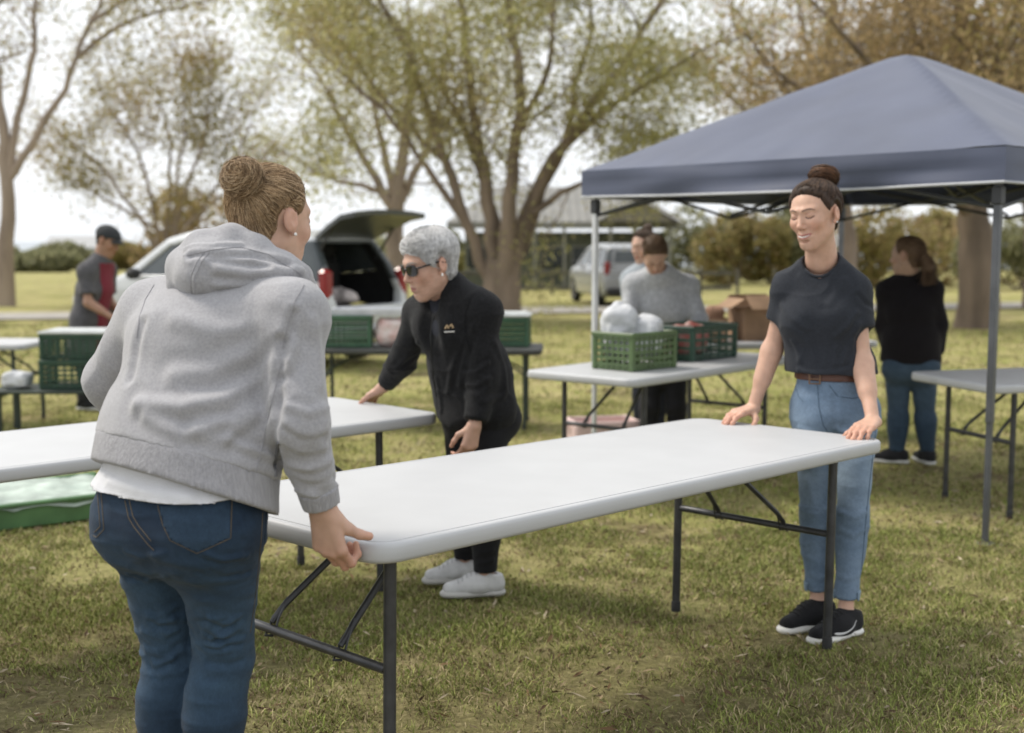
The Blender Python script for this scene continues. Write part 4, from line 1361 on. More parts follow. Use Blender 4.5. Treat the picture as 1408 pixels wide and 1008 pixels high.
# canopy: four sagging panels with a soft apex
N_ = 41
u = np.linspace(-1, 1, N_); UU, VV = np.meshgrid(u, u, indexing='ij')
m1 = np.maximum(np.abs(UU), np.abs(VV)); m2 = np.minimum(np.abs(UU), np.abs(VV))
sm = np.sqrt(m1 ** 2 + .0012)
Zc = EZ + (PZ - EZ) * (1 - sm) - .05 * (1 - (m2 / np.maximum(m1, .02)) ** 2) * m1 * (1.25 - m1) * 1.6
PV = np.stack([UU.ravel() * (S2 + .03), VV.ravel() * (S2 + .03), Zc.ravel()], 1)
_r = np.hypot(PV[:, 0], PV[:, 1]); _a = np.arctan2(PV[:, 1], PV[:, 0])
_q = np.stack([_a * 3.0, _r * .8, 0 * _r], 1)
PV[:, 2] += .006 * vnoise(PV, 2.2, 9) + .004 * vnoise(PV, 6, 10) + .010 * vnoise(_q, 2.4, 12) * np.clip(_r, 0, 1) + .006 * vnoise(_q, (6, 1.5, 1), 13) * np.clip(_r - .3, 0, 1)
i = (np.arange(N_ - 1)[:, None] * N_ + np.arange(N_ - 1)[None]).ravel()
link('roof_cloth', np_mesh('roof_cloth', PV, np.stack([i, i + N_, i + N_ + 1, i + 1], 1)), NAVY, tent)
ed = [(-1, -1, 1, -1), (1, -1, 1, 1), (1, 1, -1, 1), (-1, 1, -1, -1)]
for x0, y0, x1, y1 in ed:
    n = 61; t = np.linspace(0, 1, n)
    X = (x0 + (x1 - x0) * t) * (S2 + .034); Y = (y0 + (y1 - y0) * t) * (S2 + .034)
    ox, oy = (y1 - y0) / 2, -(x1 - x0) / 2
    rows = 7; vv = []
    top = EZ + .0 * t - .01
    for k in range(rows):
        f = k / (rows - 1)
        Pn = np.stack([t * 5 + x0, 0 * t + f * 2.0, 0 * t + y0 * 3], 1)
        ripple = (.034 * vnoise(Pn, 1.3, 31) + .010 * np.sin(f * 9 + 3 * vnoise(Pn, .7, 33))) * np.sin(np.pi * t) ** .4 * (.25 + f)
        vv.append(np.stack([X + ox * ripple, Y + oy * ripple, top - f * (.168 + .012 * np.sin(np.pi * t))], 1))
    vv = np.stack(vv, 1).reshape(-1, 3)
    i = (np.arange(n - 1)[:, None] * rows + np.arange(rows - 1)[None]).ravel()
    va = link('valance', np_mesh('valance', vv, np.stack([i, i + 1, i + rows + 1, i + rows], 1)), NAVY, tent)
    low = vv.reshape(n, rows, 3)[:, -1]
    MB().tube([tuple(p) for p in low[::3]], .0075, 6).build('hem', TRIM, va)
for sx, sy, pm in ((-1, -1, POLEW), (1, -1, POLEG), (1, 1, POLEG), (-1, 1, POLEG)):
    x, y = sx * (S2 - .03), sy * (S2 - .03)
    wpos = tent.matrix_basis @ Vector((x, y, 0)) if False else Matrix.Translation(tent.location) @ Matrix.Rotation(tent.rotation_euler[2], 4, 'Z') @ Vector((x, y, 0))
    zg = ground_z(wpos.x, wpos.y) - tz0
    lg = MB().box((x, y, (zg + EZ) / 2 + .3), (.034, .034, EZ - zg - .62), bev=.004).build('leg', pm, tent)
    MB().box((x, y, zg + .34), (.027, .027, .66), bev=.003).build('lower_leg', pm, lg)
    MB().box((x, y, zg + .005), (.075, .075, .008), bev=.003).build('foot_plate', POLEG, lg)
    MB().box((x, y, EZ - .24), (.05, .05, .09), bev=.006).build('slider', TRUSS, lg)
    if sy == -1:
        MB().box((x + sx * .05, y - .048, EZ - .10), (.012, .006, .17), bev=.002).build('corner_zip', TRIM, lg)
        MB().box((x + sx * .05, y - .052, EZ - .15), (.02, .012, .02), bev=.003).build('zip_toggle', TRIM, lg)
pk_ = MB().tube([(0, 0, PZ - .62), (0, 0, PZ - .04)], .02, 10).build('peak_pole', TRUSS, tent, smooth=True)
for x0, y0, x1, y1 in ed:     # scissor trusses along each side
    for k in range(2):
        a = Vector((x0, y0, 0)) * (S2 - .03); b = Vector((x1, y1, 0)) * (S2 - .03)
        p, q = a.lerp(b, k / 2), a.lerp(b, (k + 1) / 2)
        for z0, z1 in ((EZ - .03, EZ - .30), (EZ - .30, EZ - .03)):
            MB().tube([p + Vector((0, 0, z0 + tz0 * 0)), q + Vector((0, 0, z1))], .011, 6).build('truss_bar', TRUSS, tent)
for x0, y0, x1, y1 in ed:     # struts from side middles to the peak hub
    mid = (Vector((x0, y0, 0)) + Vector((x1, y1, 0))) / 2 * (S2 - .03)
    MB().tube([mid + Vector((0, 0, EZ - .03)), mid * .5 + Vector((0, 0, EZ - .17)), Vector((0, 0, PZ - .6))], .011, 6).build('centre_strut', TRUSS, tent)
    MB().tube([mid + Vector((0, 0, EZ - .28)), mid * .5 + Vector((0, 0, EZ - .10)), Vector((0, 0, PZ - .35))], .011, 6).build('centre_strut', TRUSS, tent)
    cr_ = Vector((x0, y0, 0)) * (S2 - .03)
    MB().tube([cr_ + Vector((0, 0, EZ - .02)), Vector((0, 0, PZ - .06))], .012, 6).build('hip_strut', TRUSS, tent)
# ------------------------------------------------------------------ people
SKIN = mat('skin', (.5, .33, .25), .48, var=.05, vscale=40, attr='Col', spec=.35, subsurf=.12, bump=.05, bscale=300)
HAIR = mat('hair_strands', (.2, .12, .06), .58, var=.15, attr='Col', spec=.3, vscale=60)


def nv(*a):
    return Vector(a).normalized()


def basis(fwd, up=(0, 0, 1)):
    """4x4 rotation whose columns are right, forward, up"""
    f = Vector(fwd).normalized(); r = f.cross(Vector(up)).normalized(); u = r.cross(f)
    return Matrix((r, f, u)).transposed().to_4x4()


def sstep(a, b, x):
    t = np.clip((x - a) / (b - a), 0, 1)
    return t * t * (3 - 2 * t)


HAIRLINE_Z = [-.10, -.06, -.03, 0, .02, .040, .060, .080, .12]
HAIRLINE_Y = [-.052, -.040, -.028, .012, .032, .041, .043, .036, .022]


def head_mesh(h, neck_local, skin, lips=None, brow=None, smile=0.0, teeth=False, lids=True, wrinkle=0.0, neck_r=(.050, .058), jaw=1.0, nose=1.0, seed=0, ears=True, lash=None):
    F = Field((-.115, -.15, min(-.17, neck_local[2] - .09)), (.115, .15, .14), h)
    if neck_local[1] < -.04: F = Field((-.14, min(-.15, neck_local[1] - .09), min(-.17, neck_local[2] - .09)), (.14, .15, .14), h)
    F.ell((0, -.012, .030), (.075, .094, .080), k=.03)
    F.ell((0, .026, -.026), (.056 * jaw, .064, .080), k=.035)
    F.ell((0, .062, -.100), (.019 * jaw, .019, .018), k=.035)
    for s in (-1, 1):
        F.cap((s * .046 * jaw, .004, -.058), (s * .014, .062, -.100), .014, .011, .035)
        F.ell((s * .035, .063 + .003 * smile, -.025 + .003 * smile), (.021, .018, .020), k=.028)
        F.cap((s * .012, .086, .026), (s * .044, .068, .027), .006, .005, .018)
    F.cap((0, .083, .014), (0, .106 * nose, -.027), .0055, .0085, .012)
    F.ell((0, .104 * nose, -.029), (.0095, .0095, .0080), k=.008)
    for s in (-1, 1):
        F.ell((s * .0105, .094, -.035), (.0068, .009, .0062), k=.007)
        F.ell((s * .031, .099, .007), (.0165, .016, .0105), k=.016, op='s')
        F.ell((s * .031, .0735, .006), (.0150, .0130, .0120), k=.004)
        F.ell((s * .0065, .101, -.0405), (.0035, .006, .003), k=.003, op='s')
    F.ell((0, .074, -.066), (.030, .020, .024), k=.018)
    c = .0065 * smile
    for s in (-1, 1):
        F.cap((0, .0925, -.0600), (s * (.020 + .006 * smile), .0805, -.0640 + c), .0052, .0026, .006)
        F.cap((0, .0915, -.0715 - c * .6), (s * (.018 + .003 * smile), .0800, -.0660 + c), .0058, .0026, .006)
        F.cap((0, .1010, -.0655 - c * .3), (s * (.022 + .004 * smile), .0860, -.0650 + c), .0016 + .0012 * smile, .0012, .003, op='s')
    F.ell((0, .086, -.083), (.016, .008, .005), k=.010, op='s')
    for s in (-1, 1):
        if smile: F.cap((s * .020, .094, -.042), (s * .031, .082, -.060), .0015, .0015, .012, op='s')
        if ears:
            Re = np.array(Matrix.Rotation(s * -.28, 3, 'Z') @ Matrix.Rotation(.18, 3, 'X'))
            F.ell((s * .0800, -.012, -.008), (.0080, .0180, .0275), Re, k=.006)
            F.ell((s * .0895, -.006, -.004), (.0055, .0105, .0170), Re, k=.004, op='s')
            F.ell((s * .0765, .002, -.034), (.0055, .007, .008), k=.006)
    nl = Vector(neck_local)
    F.cap((0, -.022, -.045), nl, neck_r[0], neck_r[1], .035)
    F.cap((0, .01, -.085), nl + Vector((0, .02, .0)), .030, .040, .04)
    V, Fc = F.mesh(); V = relax(V, Fc, 1, .4)
    C = np.tile(np.array(skin, np.float32), (len(V), 1))
    x, y, z = V[:, 0], V[:, 1], V[:, 2]; ax_ = np.abs(x)
    def paint(mask, col):
        nonlocal C
        C = C * (1 - mask[:, None]) + np.array(col, np.float32) * mask[:, None]
    sk = np.array(skin)
    paint(.45 * np.exp(-(((ax_ - .042) / .020) ** 2 + ((z + .032) / .020) ** 2)) * (y > .03), sk * [1.08, .78, .74])
    paint(.35 * np.exp(-((x / .014) ** 2 + ((z + .030) / .012) ** 2)) * (y > .085), sk * [1.05, .76, .72])
    paint(.3 * (ax_ > .072), sk * [1.05, .78, .72])
    lp = np.array(lips if lips is not None else sk * [.85, .52, .50])
    zc = -.0655 + c * (ax_ / .024) ** 2
    hw = .0220 + .0060 * smile
    q = np.clip(1 - (ax_ / hw) ** 2, 0, 1)
    cz = -.0655 + c * (ax_ / hw) ** 2
    zt = cz + .0085 * np.sqrt(q) - .0012 * np.exp(-(x / .004) ** 2)
    zb = cz - .0115 * np.sqrt(q) * (1 - .15 * smile)
    lm = sstep(-.0012, .0008, zt - z) * sstep(-.0012, .0008, z - zb) * (q > 0) * (y > .065)
    paint(.88 * lm, lp)
    if teeth:
        th = .0034 * q
        tm_ = sstep(-.0006, .0006, th - np.abs(z - cz + .0012)) * (ax_ < hw * .86) * (y > .065)
        paint(tm_, (.66, .61, .56))
        paint(.55 * sstep(.0012, .0005, np.abs(np.abs(z - cz + .0012) - th)) * (ax_ < hw * .95) * (y > .065) * (q > .1), sk * [.42, .2, .18])
    else:
        paint(.7 * sstep(.0020, .0008, np.abs(z - cz)) * (q > .05) * (y > .065), sk * [.35, .2, .18])
    paint(.8 * np.exp(-(((ax_ - .0065) / .0032) ** 2 + ((z + .041) / .0026) ** 2)) * (y > .08), sk * [.25, .15, .12])
    if brow is not None:
        pts = np.stack([ax_, np.zeros_like(x), z], 1)
        d = seg_dist(pts.astype(np.float32), [(.013, 0, .0255), (.021, 0, .0280), (.030, 0, .0300), (.039, 0, .0292), (.049, 0, .0240)])
        d = d + .0016 * sstep(.034, .05, ax_)
        paint(.85 * sstep(.0042, .0014, d) * (y > .03), brow)
    if lids:
        pts = np.stack([ax_, np.zeros_like(x), z], 1)
        d = seg_dist(pts.astype(np.float32), [(.0175, 0, .0015), (.024, 0, -.0020), (.031, 0, -.0030), (.038, 0, -.0015), (.0455, 0, .0030)])
        paint(.95 * sstep(.0028, .0010, d) * (y > .05), lash if lash is not None else (.03, .02, .015))
        d2 = seg_dist(pts.astype(np.float32), [(.019, 0, .0125), (.031, 0, .0150), (.044, 0, .0115)])
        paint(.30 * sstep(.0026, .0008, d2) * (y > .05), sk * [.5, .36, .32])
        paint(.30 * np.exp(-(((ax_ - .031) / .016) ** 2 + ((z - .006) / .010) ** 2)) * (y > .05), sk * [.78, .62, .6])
    if wrinkle:
        N = vnormals(V, Fc)
        wr = vnoise(np.stack([x * 60, y * 60, z * 220], 1), 1, seed) * sstep(-.02, .05, y)
        V = V + N * (wr * .0006 * wrinkle)[:, None]
        C = C * (1 + .08 * wrinkle * wr)[:, None]
    C = C * (1 + .05 * vnoise(V, 90, 5) + .05 * vnoise(V, 30, 6))[:, None]
    return V.astype(np.float32), Fc, C.astype(np.float32)


def hair_mask(V, low=-.085, front=0.0):
    x, y, z = V[:, 0], np.asarray(V[:, 1]), V[:, 2]; ax_ = np.abs(x)
    yl = np.interp(z, HAIRLINE_Z, HAIRLINE_Y) + front
    # rounded forehead: hairline sits higher in the middle
    m = np.minimum(yl - y, (z - low) * 1.0)
    top = (z - (.077 - front * 1.2 - 7.0 * ax_ ** 2)) * .8
    m = np.maximum(m, np.where((y > .0) & (z > .05), np.minimum(top, .02), -1))
    ear = np.hypot(np.abs(y + .010) / .024, np.abs(z + .008) / .034) * .028 - .028
    m = np.where(ax_ > .058, np.minimum(m, ear), m)
    return m


def strands(name, paths, r0, cols, material, parent, taper=.35, M=None):
    """paths (n,m,3) -> thin three sided tubes"""
    P = np.asarray(paths, np.float32)
    if M is not None:
        Mn = np.array(M, np.float32)
        P = P @ Mn[:3, :3].T + Mn[:3, 3]
    n, m, _ = P.shape
    T = np.gradient(P, axis=1); T /= np.maximum(np.linalg.norm(T, axis=2, keepdims=True), 1e-9)
    ref = np.where(np.abs(T[..., 2:3]) > .9, np.array([1., 0, 0]), np.array([0, 0, 1.]))
    U = np.cross(T, ref); U /= np.maximum(np.linalg.norm(U, axis=2, keepdims=True), 1e-9)
    W = np.cross(T, U)
    rad = (np.asarray(r0).reshape(-1, 1) * (1 - (1 - taper) * np.linspace(0, 1, m)[None] ** 2))[..., None]
    ring = [P + (U * math.cos(a) + W * math.sin(a)) * rad for a in (0, 2.094, 4.189)]
    V = np.stack(ring, 2).reshape(-1, 3)
    base = (np.arange(n)[:, None] * m + np.arange(m - 1)[None]).ravel() * 3
    F = np.concatenate([np.stack([base + a, base + b, base + 3 + b, base + 3 + a], 1) for a, b in ((0, 1), (1, 2), (2, 0))])
    C = np.repeat(np.asarray(cols, np.float32), m * 3, 0)
    return link(name, np_mesh(name, V, F, True, C), material, parent)


def hair_cap(HV, HF, M, parent, col, thick=.010, low=-.085, front=0.0, name='hair', vol=None, soft=.016, m2=None):
    """scalp layer: the head surface inside the hairline, raised by the hair's thickness"""
    m = hair_mask(HV, low, front)
    N = vnormals(HV, HF)
    t = thick * sstep(0, soft, m) - .0015
    if vol is not None: t = t + vol(HV) * sstep(0, .03, m)
    V = HV + N * t[:, None]
    keep = (m > -.002)[HF].all(1)
    F = HF[keep]
    used = np.unique(F); remap = np.full(len(V), -1); remap[used] = np.arange(len(used))
    V = V[used]; F = remap[F]
    C = np.tile(np.array(col), (len(V), 1)) * (1 + .18 * vnoise(V, (220, 60, 90), 4))[:, None]
    Mn = np.array(M, np.float32)
    o = link(name, np_mesh(name, V @ Mn[:3, :3].T + Mn[:3, 3], F, True, C), HAIR, parent)
    return o, V, F


def comb(capV, capF, target, n, seed, m=10, lift=.002, bulge=.004, length=1.0, root_low=None):
    """paths that follow the scalp layer from random roots to a target point"""
    R = np.random.default_rng(seed)
    bv = bvh_of(capV, capF)
    ix = R.integers(0, len(capV), n)
    T = Vector(target); out = []
    for i in ix:
        p = Vector(capV[i]); pts = []
        tj = T + Vector(R.normal(0, .008, 3))
        e = length * R.uniform(.8, 1.0)
        for k in range(m):
            t = k / (m - 1) * e
            q = p.lerp(tj, t)
            hit = bv.find_nearest(q)
            s = hit[0]; nn = (q - Vector((0, -.01, .02))).normalized()
            off = -.0012 + (lift + .0012) * min(1, t * 6) + bulge * math.sin(math.pi * t) * (.4 + .6 * ((i * 7919) % 97) / 97)
            if t > .85: s = s.lerp(tj, (t - .85) / .15 * .7)
            pts.append(s + nn * off)
        out.append([v[:] for v in pts])
    return np.array(out, np.float32)


def bun_paths(c, rad, axis, n, seed, m=14, turns=.7):
    R = np.random.default_rng(seed)
    B = np.array(basis(axis, (0, .3, 1) if abs(axis[2]) < .9 else (0, 1, 0)))[:3, :3]
    out = []
    for k in range(n):
        a0 = R.uniform(0, 6.28); b0 = R.uniform(-1.1, 1.3); tilt = R.normal(.2, 1.0)
        rr_ = R.uniform(.90, 1.06)
        t = np.linspace(0, turns * 6.28 * R.uniform(.5, 1.2), m) + a0
        lat = b0 + tilt * np.sin(t * R.uniform(.5, 1.2) + a0) * .6
        lat = np.clip(lat, -1.3, 1.45)
        x, z, y = np.cos(t) * np.cos(lat), np.sin(t) * np.cos(lat), np.sin(lat)
        L = np.stack([x * rad[0], y * rad[1], z * rad[2]], 1) * rr_
        out.append(L @ B.T + np.array(c))
    return np.array(out, np.float32)


def hand(F, w, fwd, back, side, curls, thumb, s=1.0, k=.010, splay=.05, ts=1.0):
    """palm, four unequal bent fingers and a thumb from the side of the palm"""
    w = Vector(w); fwd = Vector(fwd).normalized(); back = Vector(back); back = (back - fwd * back.dot(fwd)).normalized()
    side = Vector(side); side = (side - fwd * side.dot(fwd) - back * side.dot(back)).normalized()
    spec = [(.029, .084, (.042, .026, .021), .0088), (.0095, .090, (.046, .030, .022), .0090), (-.0095, .085, (.042, .028, .021), .0086), (-.027, .075, (.033, .021, .018), .0076)]
    for q, (sx, L, seg, r) in enumerate(spec):
        kn = w + fwd * L * s + side * sx * s + back * .004 * s
        F.cap(w + side * sx * .55 * s, kn, .0155 * s, .0115 * s, .014)
        d = (fwd + side * (sx * splay * 18)).normalized(); p = kn
        cu = curls[q] if hasattr(curls[0], '__len__') else curls
        ang = 0
        for j in range(3):
            ang += math.radians(cu[j])
            dd = (d * math.cos(ang) - back * math.sin(ang)).normalized()
            e = p + dd * seg[j] * s
            F.cap(p, e, r * (1.06 - .08 * j) * s, r * (.98 - .10 * j) * s, .0045 if j else .008)
            F.ell(p, (r * 1.12 * s,) * 3, k=.003)
            p = e
    tb = w + fwd * .022 * s + side * .022 * s - back * .008 * s
    F.cap(w + side * .008 * s, tb, .016 * s, .0155 * s, .012)
    p = tb
    for (dd, L, r) in zip(thumb, (.040, .031, .025), (.0140, .0108, .0098)):
        dd = Vector(dd); v = (fwd * dd[0] + back * dd[1] + side * dd[2]).normalized()
        e = p + v * L * s * ts
        F.cap(p, e, r * s, r * .9 * s, .007)
        p = e


def bbox(pts, m):
    A = np.array([tuple(p) for p in pts])
    return A.min(0) - m, A.max(0) + m


def arm_mesh(sh, el, wr, g, hk, h=.0035, skin=(.5, .33, .25)):
    lo, hi = bbox([sh, el, wr, Vector(wr) + Vector(hk['fwd']).normalized() * .10], .10)
    F = Field(lo, hi, h)
    F.cap(sh, el, g['uarm'], g['elb'], .02)
    F.cap(el, wr, g['elb'], g['wri'], .03)
    F.cap(Vector(el).lerp(Vector(wr), .08), Vector(el).lerp(Vector(wr), .5), g['farm'], g['farm'] * .8, .03)
    hand(F, wr, hk['fwd'], hk['back'], hk['side'], hk['curls'], hk['thumb'], hk.get('s', 1.0), ts=hk.get('ts', 1.0))
    V, Fc = F.mesh(); V = relax(V, Fc, 1, .4)
    C = np.tile(np.array(skin, np.float32), (len(V), 1))
    # redder knuckles and fingers
    d = np.linalg.norm(V - np.array(tuple(wr)), axis=1)
    far = sstep(.06, .14, d) * (((V - np.array(tuple(el))) @ np.array(tuple((Vector(wr) - Vector(el)).normalized()))) > (Vector(wr) - Vector(el)).length * .9)
    C = C * (1 - far[:, None] * np.array([.02, .14, .16]))
    C = C * (1 + .06 * vnoise(V, 40, 3))[:, None]
    return V, Fc, C.astype(np.float32)


def torso(F, J, inf, k=.05):
    g = J['g']; rp, rc = J['rp'], J['rc']
    pel, wai, che, nb = J['pel'], J['wai'], J['che'], J['nb']
    F.cap(pel, wai, g['pel'] + inf, g['wai'] + inf, k, flat=(rp, g.get('fp', 1.35)))
    F.cap(wai, che, g['wai'] + inf, g['che'] + inf, k, flat=(rc, g.get('fc', 1.3)))
    F.cap(che, che.lerp(nb, .75), g['che'] * .97 + inf, .062 + inf, k, flat=(rc, 1.35))
    F.cap(J['shR'], J['shL'], g['sho'] + inf, g['sho'] + inf, .06)
    for s in ('R', 'L'):
        F.cap(nb + (nb - che).normalized() * g.get('tz', .01), J['sh' + s], g.get('trap', .045) + inf, g['sho'] * .8 + inf, .05)
    fc = Vector((-rc.y, rc.x, 0)) if J.get('ffix') is None else J['ffix']
    J['fc'] = fc
    if g.get('bust'):
        ud = (nb - che).normalized()
        for s in (-1, 1):
            F.ell(che + rc * (s * .070) + fc * (g['che'] * .74) - ud * .025, (.058 * g.get('bs', 1) + inf, .052 * g.get('bs', 1) + inf, .060 * g.get('bs', 1) + inf), k=.06)


def hips(F, J, inf, k=.04):
    g = J['g']; rp = J['rp']
    fp = Vector((-rp.y, rp.x, 0)).normalized()
    J['fp'] = fp
    F.cap(J['pel'] - Vector((0, 0, .03)), J['wai'], g['pel'] + inf, g['wai'] + inf, k, flat=(rp, g.get('fp', 1.35)))
    for s in ('R', 'L'):
        F.cap(J['hip' + s] + Vector((0, 0, .02)), J['kn' + s], g['thi'] + inf, g['kne'] + inf, .045 if s == 'R' else .02)
        F.ell(J['hip' + s] - fp * (g['pel'] * g.get('bo', .42)) - Vector((0, 0, .005)), (.088 * g.get('butt', 1) + inf, .080 * g.get('butt', 1) + inf, .092 * g.get('butt', 1) + inf), k=.04)


def shins(F, J, inf, k=.03):
    g = J['g']
    for s in ('R', 'L'):
        F.cap(J['kn' + s], J['an' + s], g['kne'] * .97 + inf, g['ank'] + inf, k)
        kn, an = J['kn' + s], J['an' + s]
        F.ell(kn.lerp(an, .3) - J['fp'] * .022, (g['kne'] * .92 + inf * .6, g['kne'] * .88 + inf * .6, .12), k=.04)


def finish(name, F, material, parent, folds=(), noise=(), colfn=None, it=2, zig=None):
    """mesh a garment, pull folds into it and link it"""
    V, Fc = F.mesh(); V = relax(V, Fc, it, .5)
    N = vnormals(V, Fc)
    d = np.zeros(len(V), np.float32)
    if folds:
        bv = bvh_of(V, Fc)
        for pts, amp, w in folds:
            if len(pts[0]) == 2:
                q = [on_surf(bv, *p) for p in pts]; q = [p for p in q if p is not None]
            else:
                q = pts
            if len(q) < 2: continue
            sd = seg_dist(V, q)
            d += amp * (np.exp(-(sd / w) ** 2) - .45 * np.exp(-((sd - 1.7 * w) / w) ** 2))
    for t in noise:
        nn_ = vnoise(V, t[1], t[2])
        d += t[0] * (nn_ if len(t) == 3 else (1 - np.abs(nn_)) ** 4 * 1.6 - .4)
    V = (V + N * d[:, None]).astype(np.float32)
    C = None
    if colfn is not None: C = colfn(V, N)
    o = link(name, np_mesh(name, V, Fc, True, C), material, parent)
    return o, V, Fc


def shoe(J, s, parent, upper_m, sole_m, lace_m=None, size=1.0, low=.0, h=.005, lining=None):
    an = J['an' + s]; toe = Vector(J['toe' + s]); toe.z = 0; toe.normalize()
    zg = J.get('zg', 0.0)
    M = Matrix.Translation((an.x, an.y, zg + J.get('lift' + s, 0))) @ basis(toe)
    Mn = np.array(M, np.float32)
    root = empty('shoe'); root.parent = parent
    sg = 1 if s == 'R' else -1
    F = Field((-.075, -.11, -.01), (.075, .22, .16), h)
    F.cap((0, -.038, .052), (0, .05, .052), .038, .038, .02)
    F.cap((0, .03, .050), (-.004 * sg, .150, .034), .042, .030, .035, flat=((1, 0, 0), 1.12))
    F.cap((0, -.040, .05), (0, -.030, .088), .036, .040, .02)
    F.cap((0, .0, .085), (0, .065, .068), .028, .022, .025)
    F.cap((0, -.035, .12), (0, -.01, .085), .030, .024, .008, op='s')
    F.cut((0, 0, .020), (0, 0, -1)); F.cut((0, -.03, .100), (0, -.25, 1))
    if size != 1: Mn = Mn @ np.diag([size, size, size, 1]).astype(np.float32)
    V, Fc = F.mesh(); V = relax(V, Fc, 2)
    tf = lambda V: V @ Mn[:3, :3].T + Mn[:3, 3]
    up = link('upper', np_mesh('upper', tf(V), Fc), upper_m, root)
    F = Field((-.075, -.12, -.01), (.075, .23, .06), h)
    F.cap((0, -.043, .016), (-.003 * sg, .155, .016), .042, .038, .0, flat=((0, 0, 1), .45))
    F.ell((-.004 * sg, .10, .016), (.048, .075, .017), k=.02)
    F.cut((0, 0, .030), (0, -.02, 1)); F.cut((0, 0, .001), (0, 0, -1))
    V2, Fc2 = F.mesh(); V2 = relax(V2, Fc2, 2)
    link('sole', np_mesh('sole', tf(V2), Fc2), sole_m, root)
    if lace_m is not None:
        lm = MB()
        bv = bvh_of(V, Fc)
        for k in range(5):
            y = .045 + k * .018
            row = []
            for x in np.linspace(-.024, .024, 5):
                hit = bv.ray_cast(Vector((x, y, .2)), Vector((0, 0, -1)))
                if hit[0] is not None: row.append(M @ (hit[0] * size + Vector((0, 0, .0015))))
            if len(row) > 1: lm.tube(row, .003, 5)
        lm.build('laces', lace_m, root)
    return root, up, M, V, Fc


DEF_G = dict(pel=.115, wai=.098, che=.112, sho=.055, thi=.082, kne=.056, ank=.037, uarm=.043, elb=.036, farm=.040, wri=.025, bust=True)


def person_base(label, J, group=None):
    lo = (J['anR'] + J['anL']) / 2
    root = empty('person', (lo.x, lo.y, J.get('zg', 0.0)))
    root.location = (0, 0, 0)
    tag(root, label, 'person', group)
    return root


def join_skin(parts, root):
    V, F, C, o = [], [], [], 0
    for v, f, c in parts:
        V.append(v); F.append(f + o); C.append(c); o += len(v)
    return link('body', np_mesh('body', np.concatenate(V), np.concatenate(F), True, np.concatenate(C)), SKIN, root)


def core_skin(J, skin, h=.010, legs=True):
    """torso and legs under the clothes (ankles and neck show)"""
    pts = [J[k] for k in ('pel', 'che', 'nb', 'shR', 'shL', 'hipR', 'hipL', 'knR', 'knL', 'anR', 'anL')]
    lo, hi = bbox(pts, .2); lo[2] = min(J['anR'].z, J['anL'].z) - .06
    F = Field(lo, hi, h)
    torso(F, J, -.022)
    hips(F, J, -.022); shins(F, J, -.006)
    for s in ('R', 'L'):
        a = J['an' + s]; t = Vector(J['toe' + s]); t.z = 0; t.normalize()
        F.cap(a, a + t * .08 - Vector((0, 0, .035)), J['g']['ank'] - .004, .026, .02)
    V, Fc = F.mesh(); V = relax(V, Fc, 2)
    return V, Fc, np.tile(np.array(skin, np.float32), (len(V), 1))


def place_head(J, h, skin, **kw):
    M = Matrix.Translation(J['head']) @ basis(J['face'], J.get('hup', (0, 0, 1))) @ Matrix.Diagonal((J.get('hs', 1.0) * J.get('hw', 1.0), J.get('hs', 1.0), J.get('hs', 1.0), 1))
    nl = M.inverted() @ J['nb']
    V, F, C = head_mesh(h, nl, skin, **kw)
    Mn = np.array(M, np.float32)
    return M, V, F, C, (V @ Mn[:3, :3].T + Mn[:3, 3]).astype(np.float32)


def fabric(name, col, rough=.85, var=.08, vscale=30, bump=.25, bscale=350, stretch=None, sheen=.06, attr=None):
    return mat(name, col, rough, var=var, vscale=vscale, bump=bump, bscale=bscale, sheen=sheen, spec=.2, stretch=stretch, attr=attr)


def seam(name, V, F, lines, r, material, parent, off=.0006, step=6.0):
    """stitching laid on a garment along photograph lines"""
    bv = bvh_of(V, F); m = MB()
    for pts in lines:
        dense = []
        for a, b in zip(pts[:-1], pts[1:]):
            n = max(1, int(math.hypot(b[0] - a[0], b[1] - a[1]) / step))
            dense += [(a[0] + (b[0] - a[0]) * k / n, a[1] + (b[1] - a[1]) * k / n) for k in range(n)]
        dense.append(pts[-1])
        q = [on_surf(bv, *p, off) for p in dense]
        q = [p for p in q if p is not None]
        run = []
        for p in q:
            if run and (p - run[-1]).length > .06:
                if len(run) > 1: m.tube(run, r, 5)
                run = []
            run.append(p)
        if len(run) > 1: m.tube(run, r, 5)
    if m.V: return m.build(name, material, parent, smooth=True)


def denim(base, fade, zmid, zw, seed):
    b, f = np.array(base), np.array(fade)
    def fn(V, N):
        w = np.exp(-((V[:, 2] - zmid) / zw) ** 2) * .7 + .25 * vnoise(V, 5, seed) + .22 * vnoise(V, (14, 14, 40), seed + 1)
        w = np.clip(w, 0, 1)[:, None]
        return (b * (1 - w) + f * w) * (1 + .10 * vnoise(V, 120, seed + 2))[:, None]
    return fn
def settle(root, loc):
    root.location = loc
    for ch in root.children:
        ch.matrix_parent_inverse = Matrix.Translation(loc).inverted()


def plane3(a, b, c, down=True):
    n = (b - a).cross(c - a).normalized()
    if (n.z > 0) == down: n = -n
    return a, n


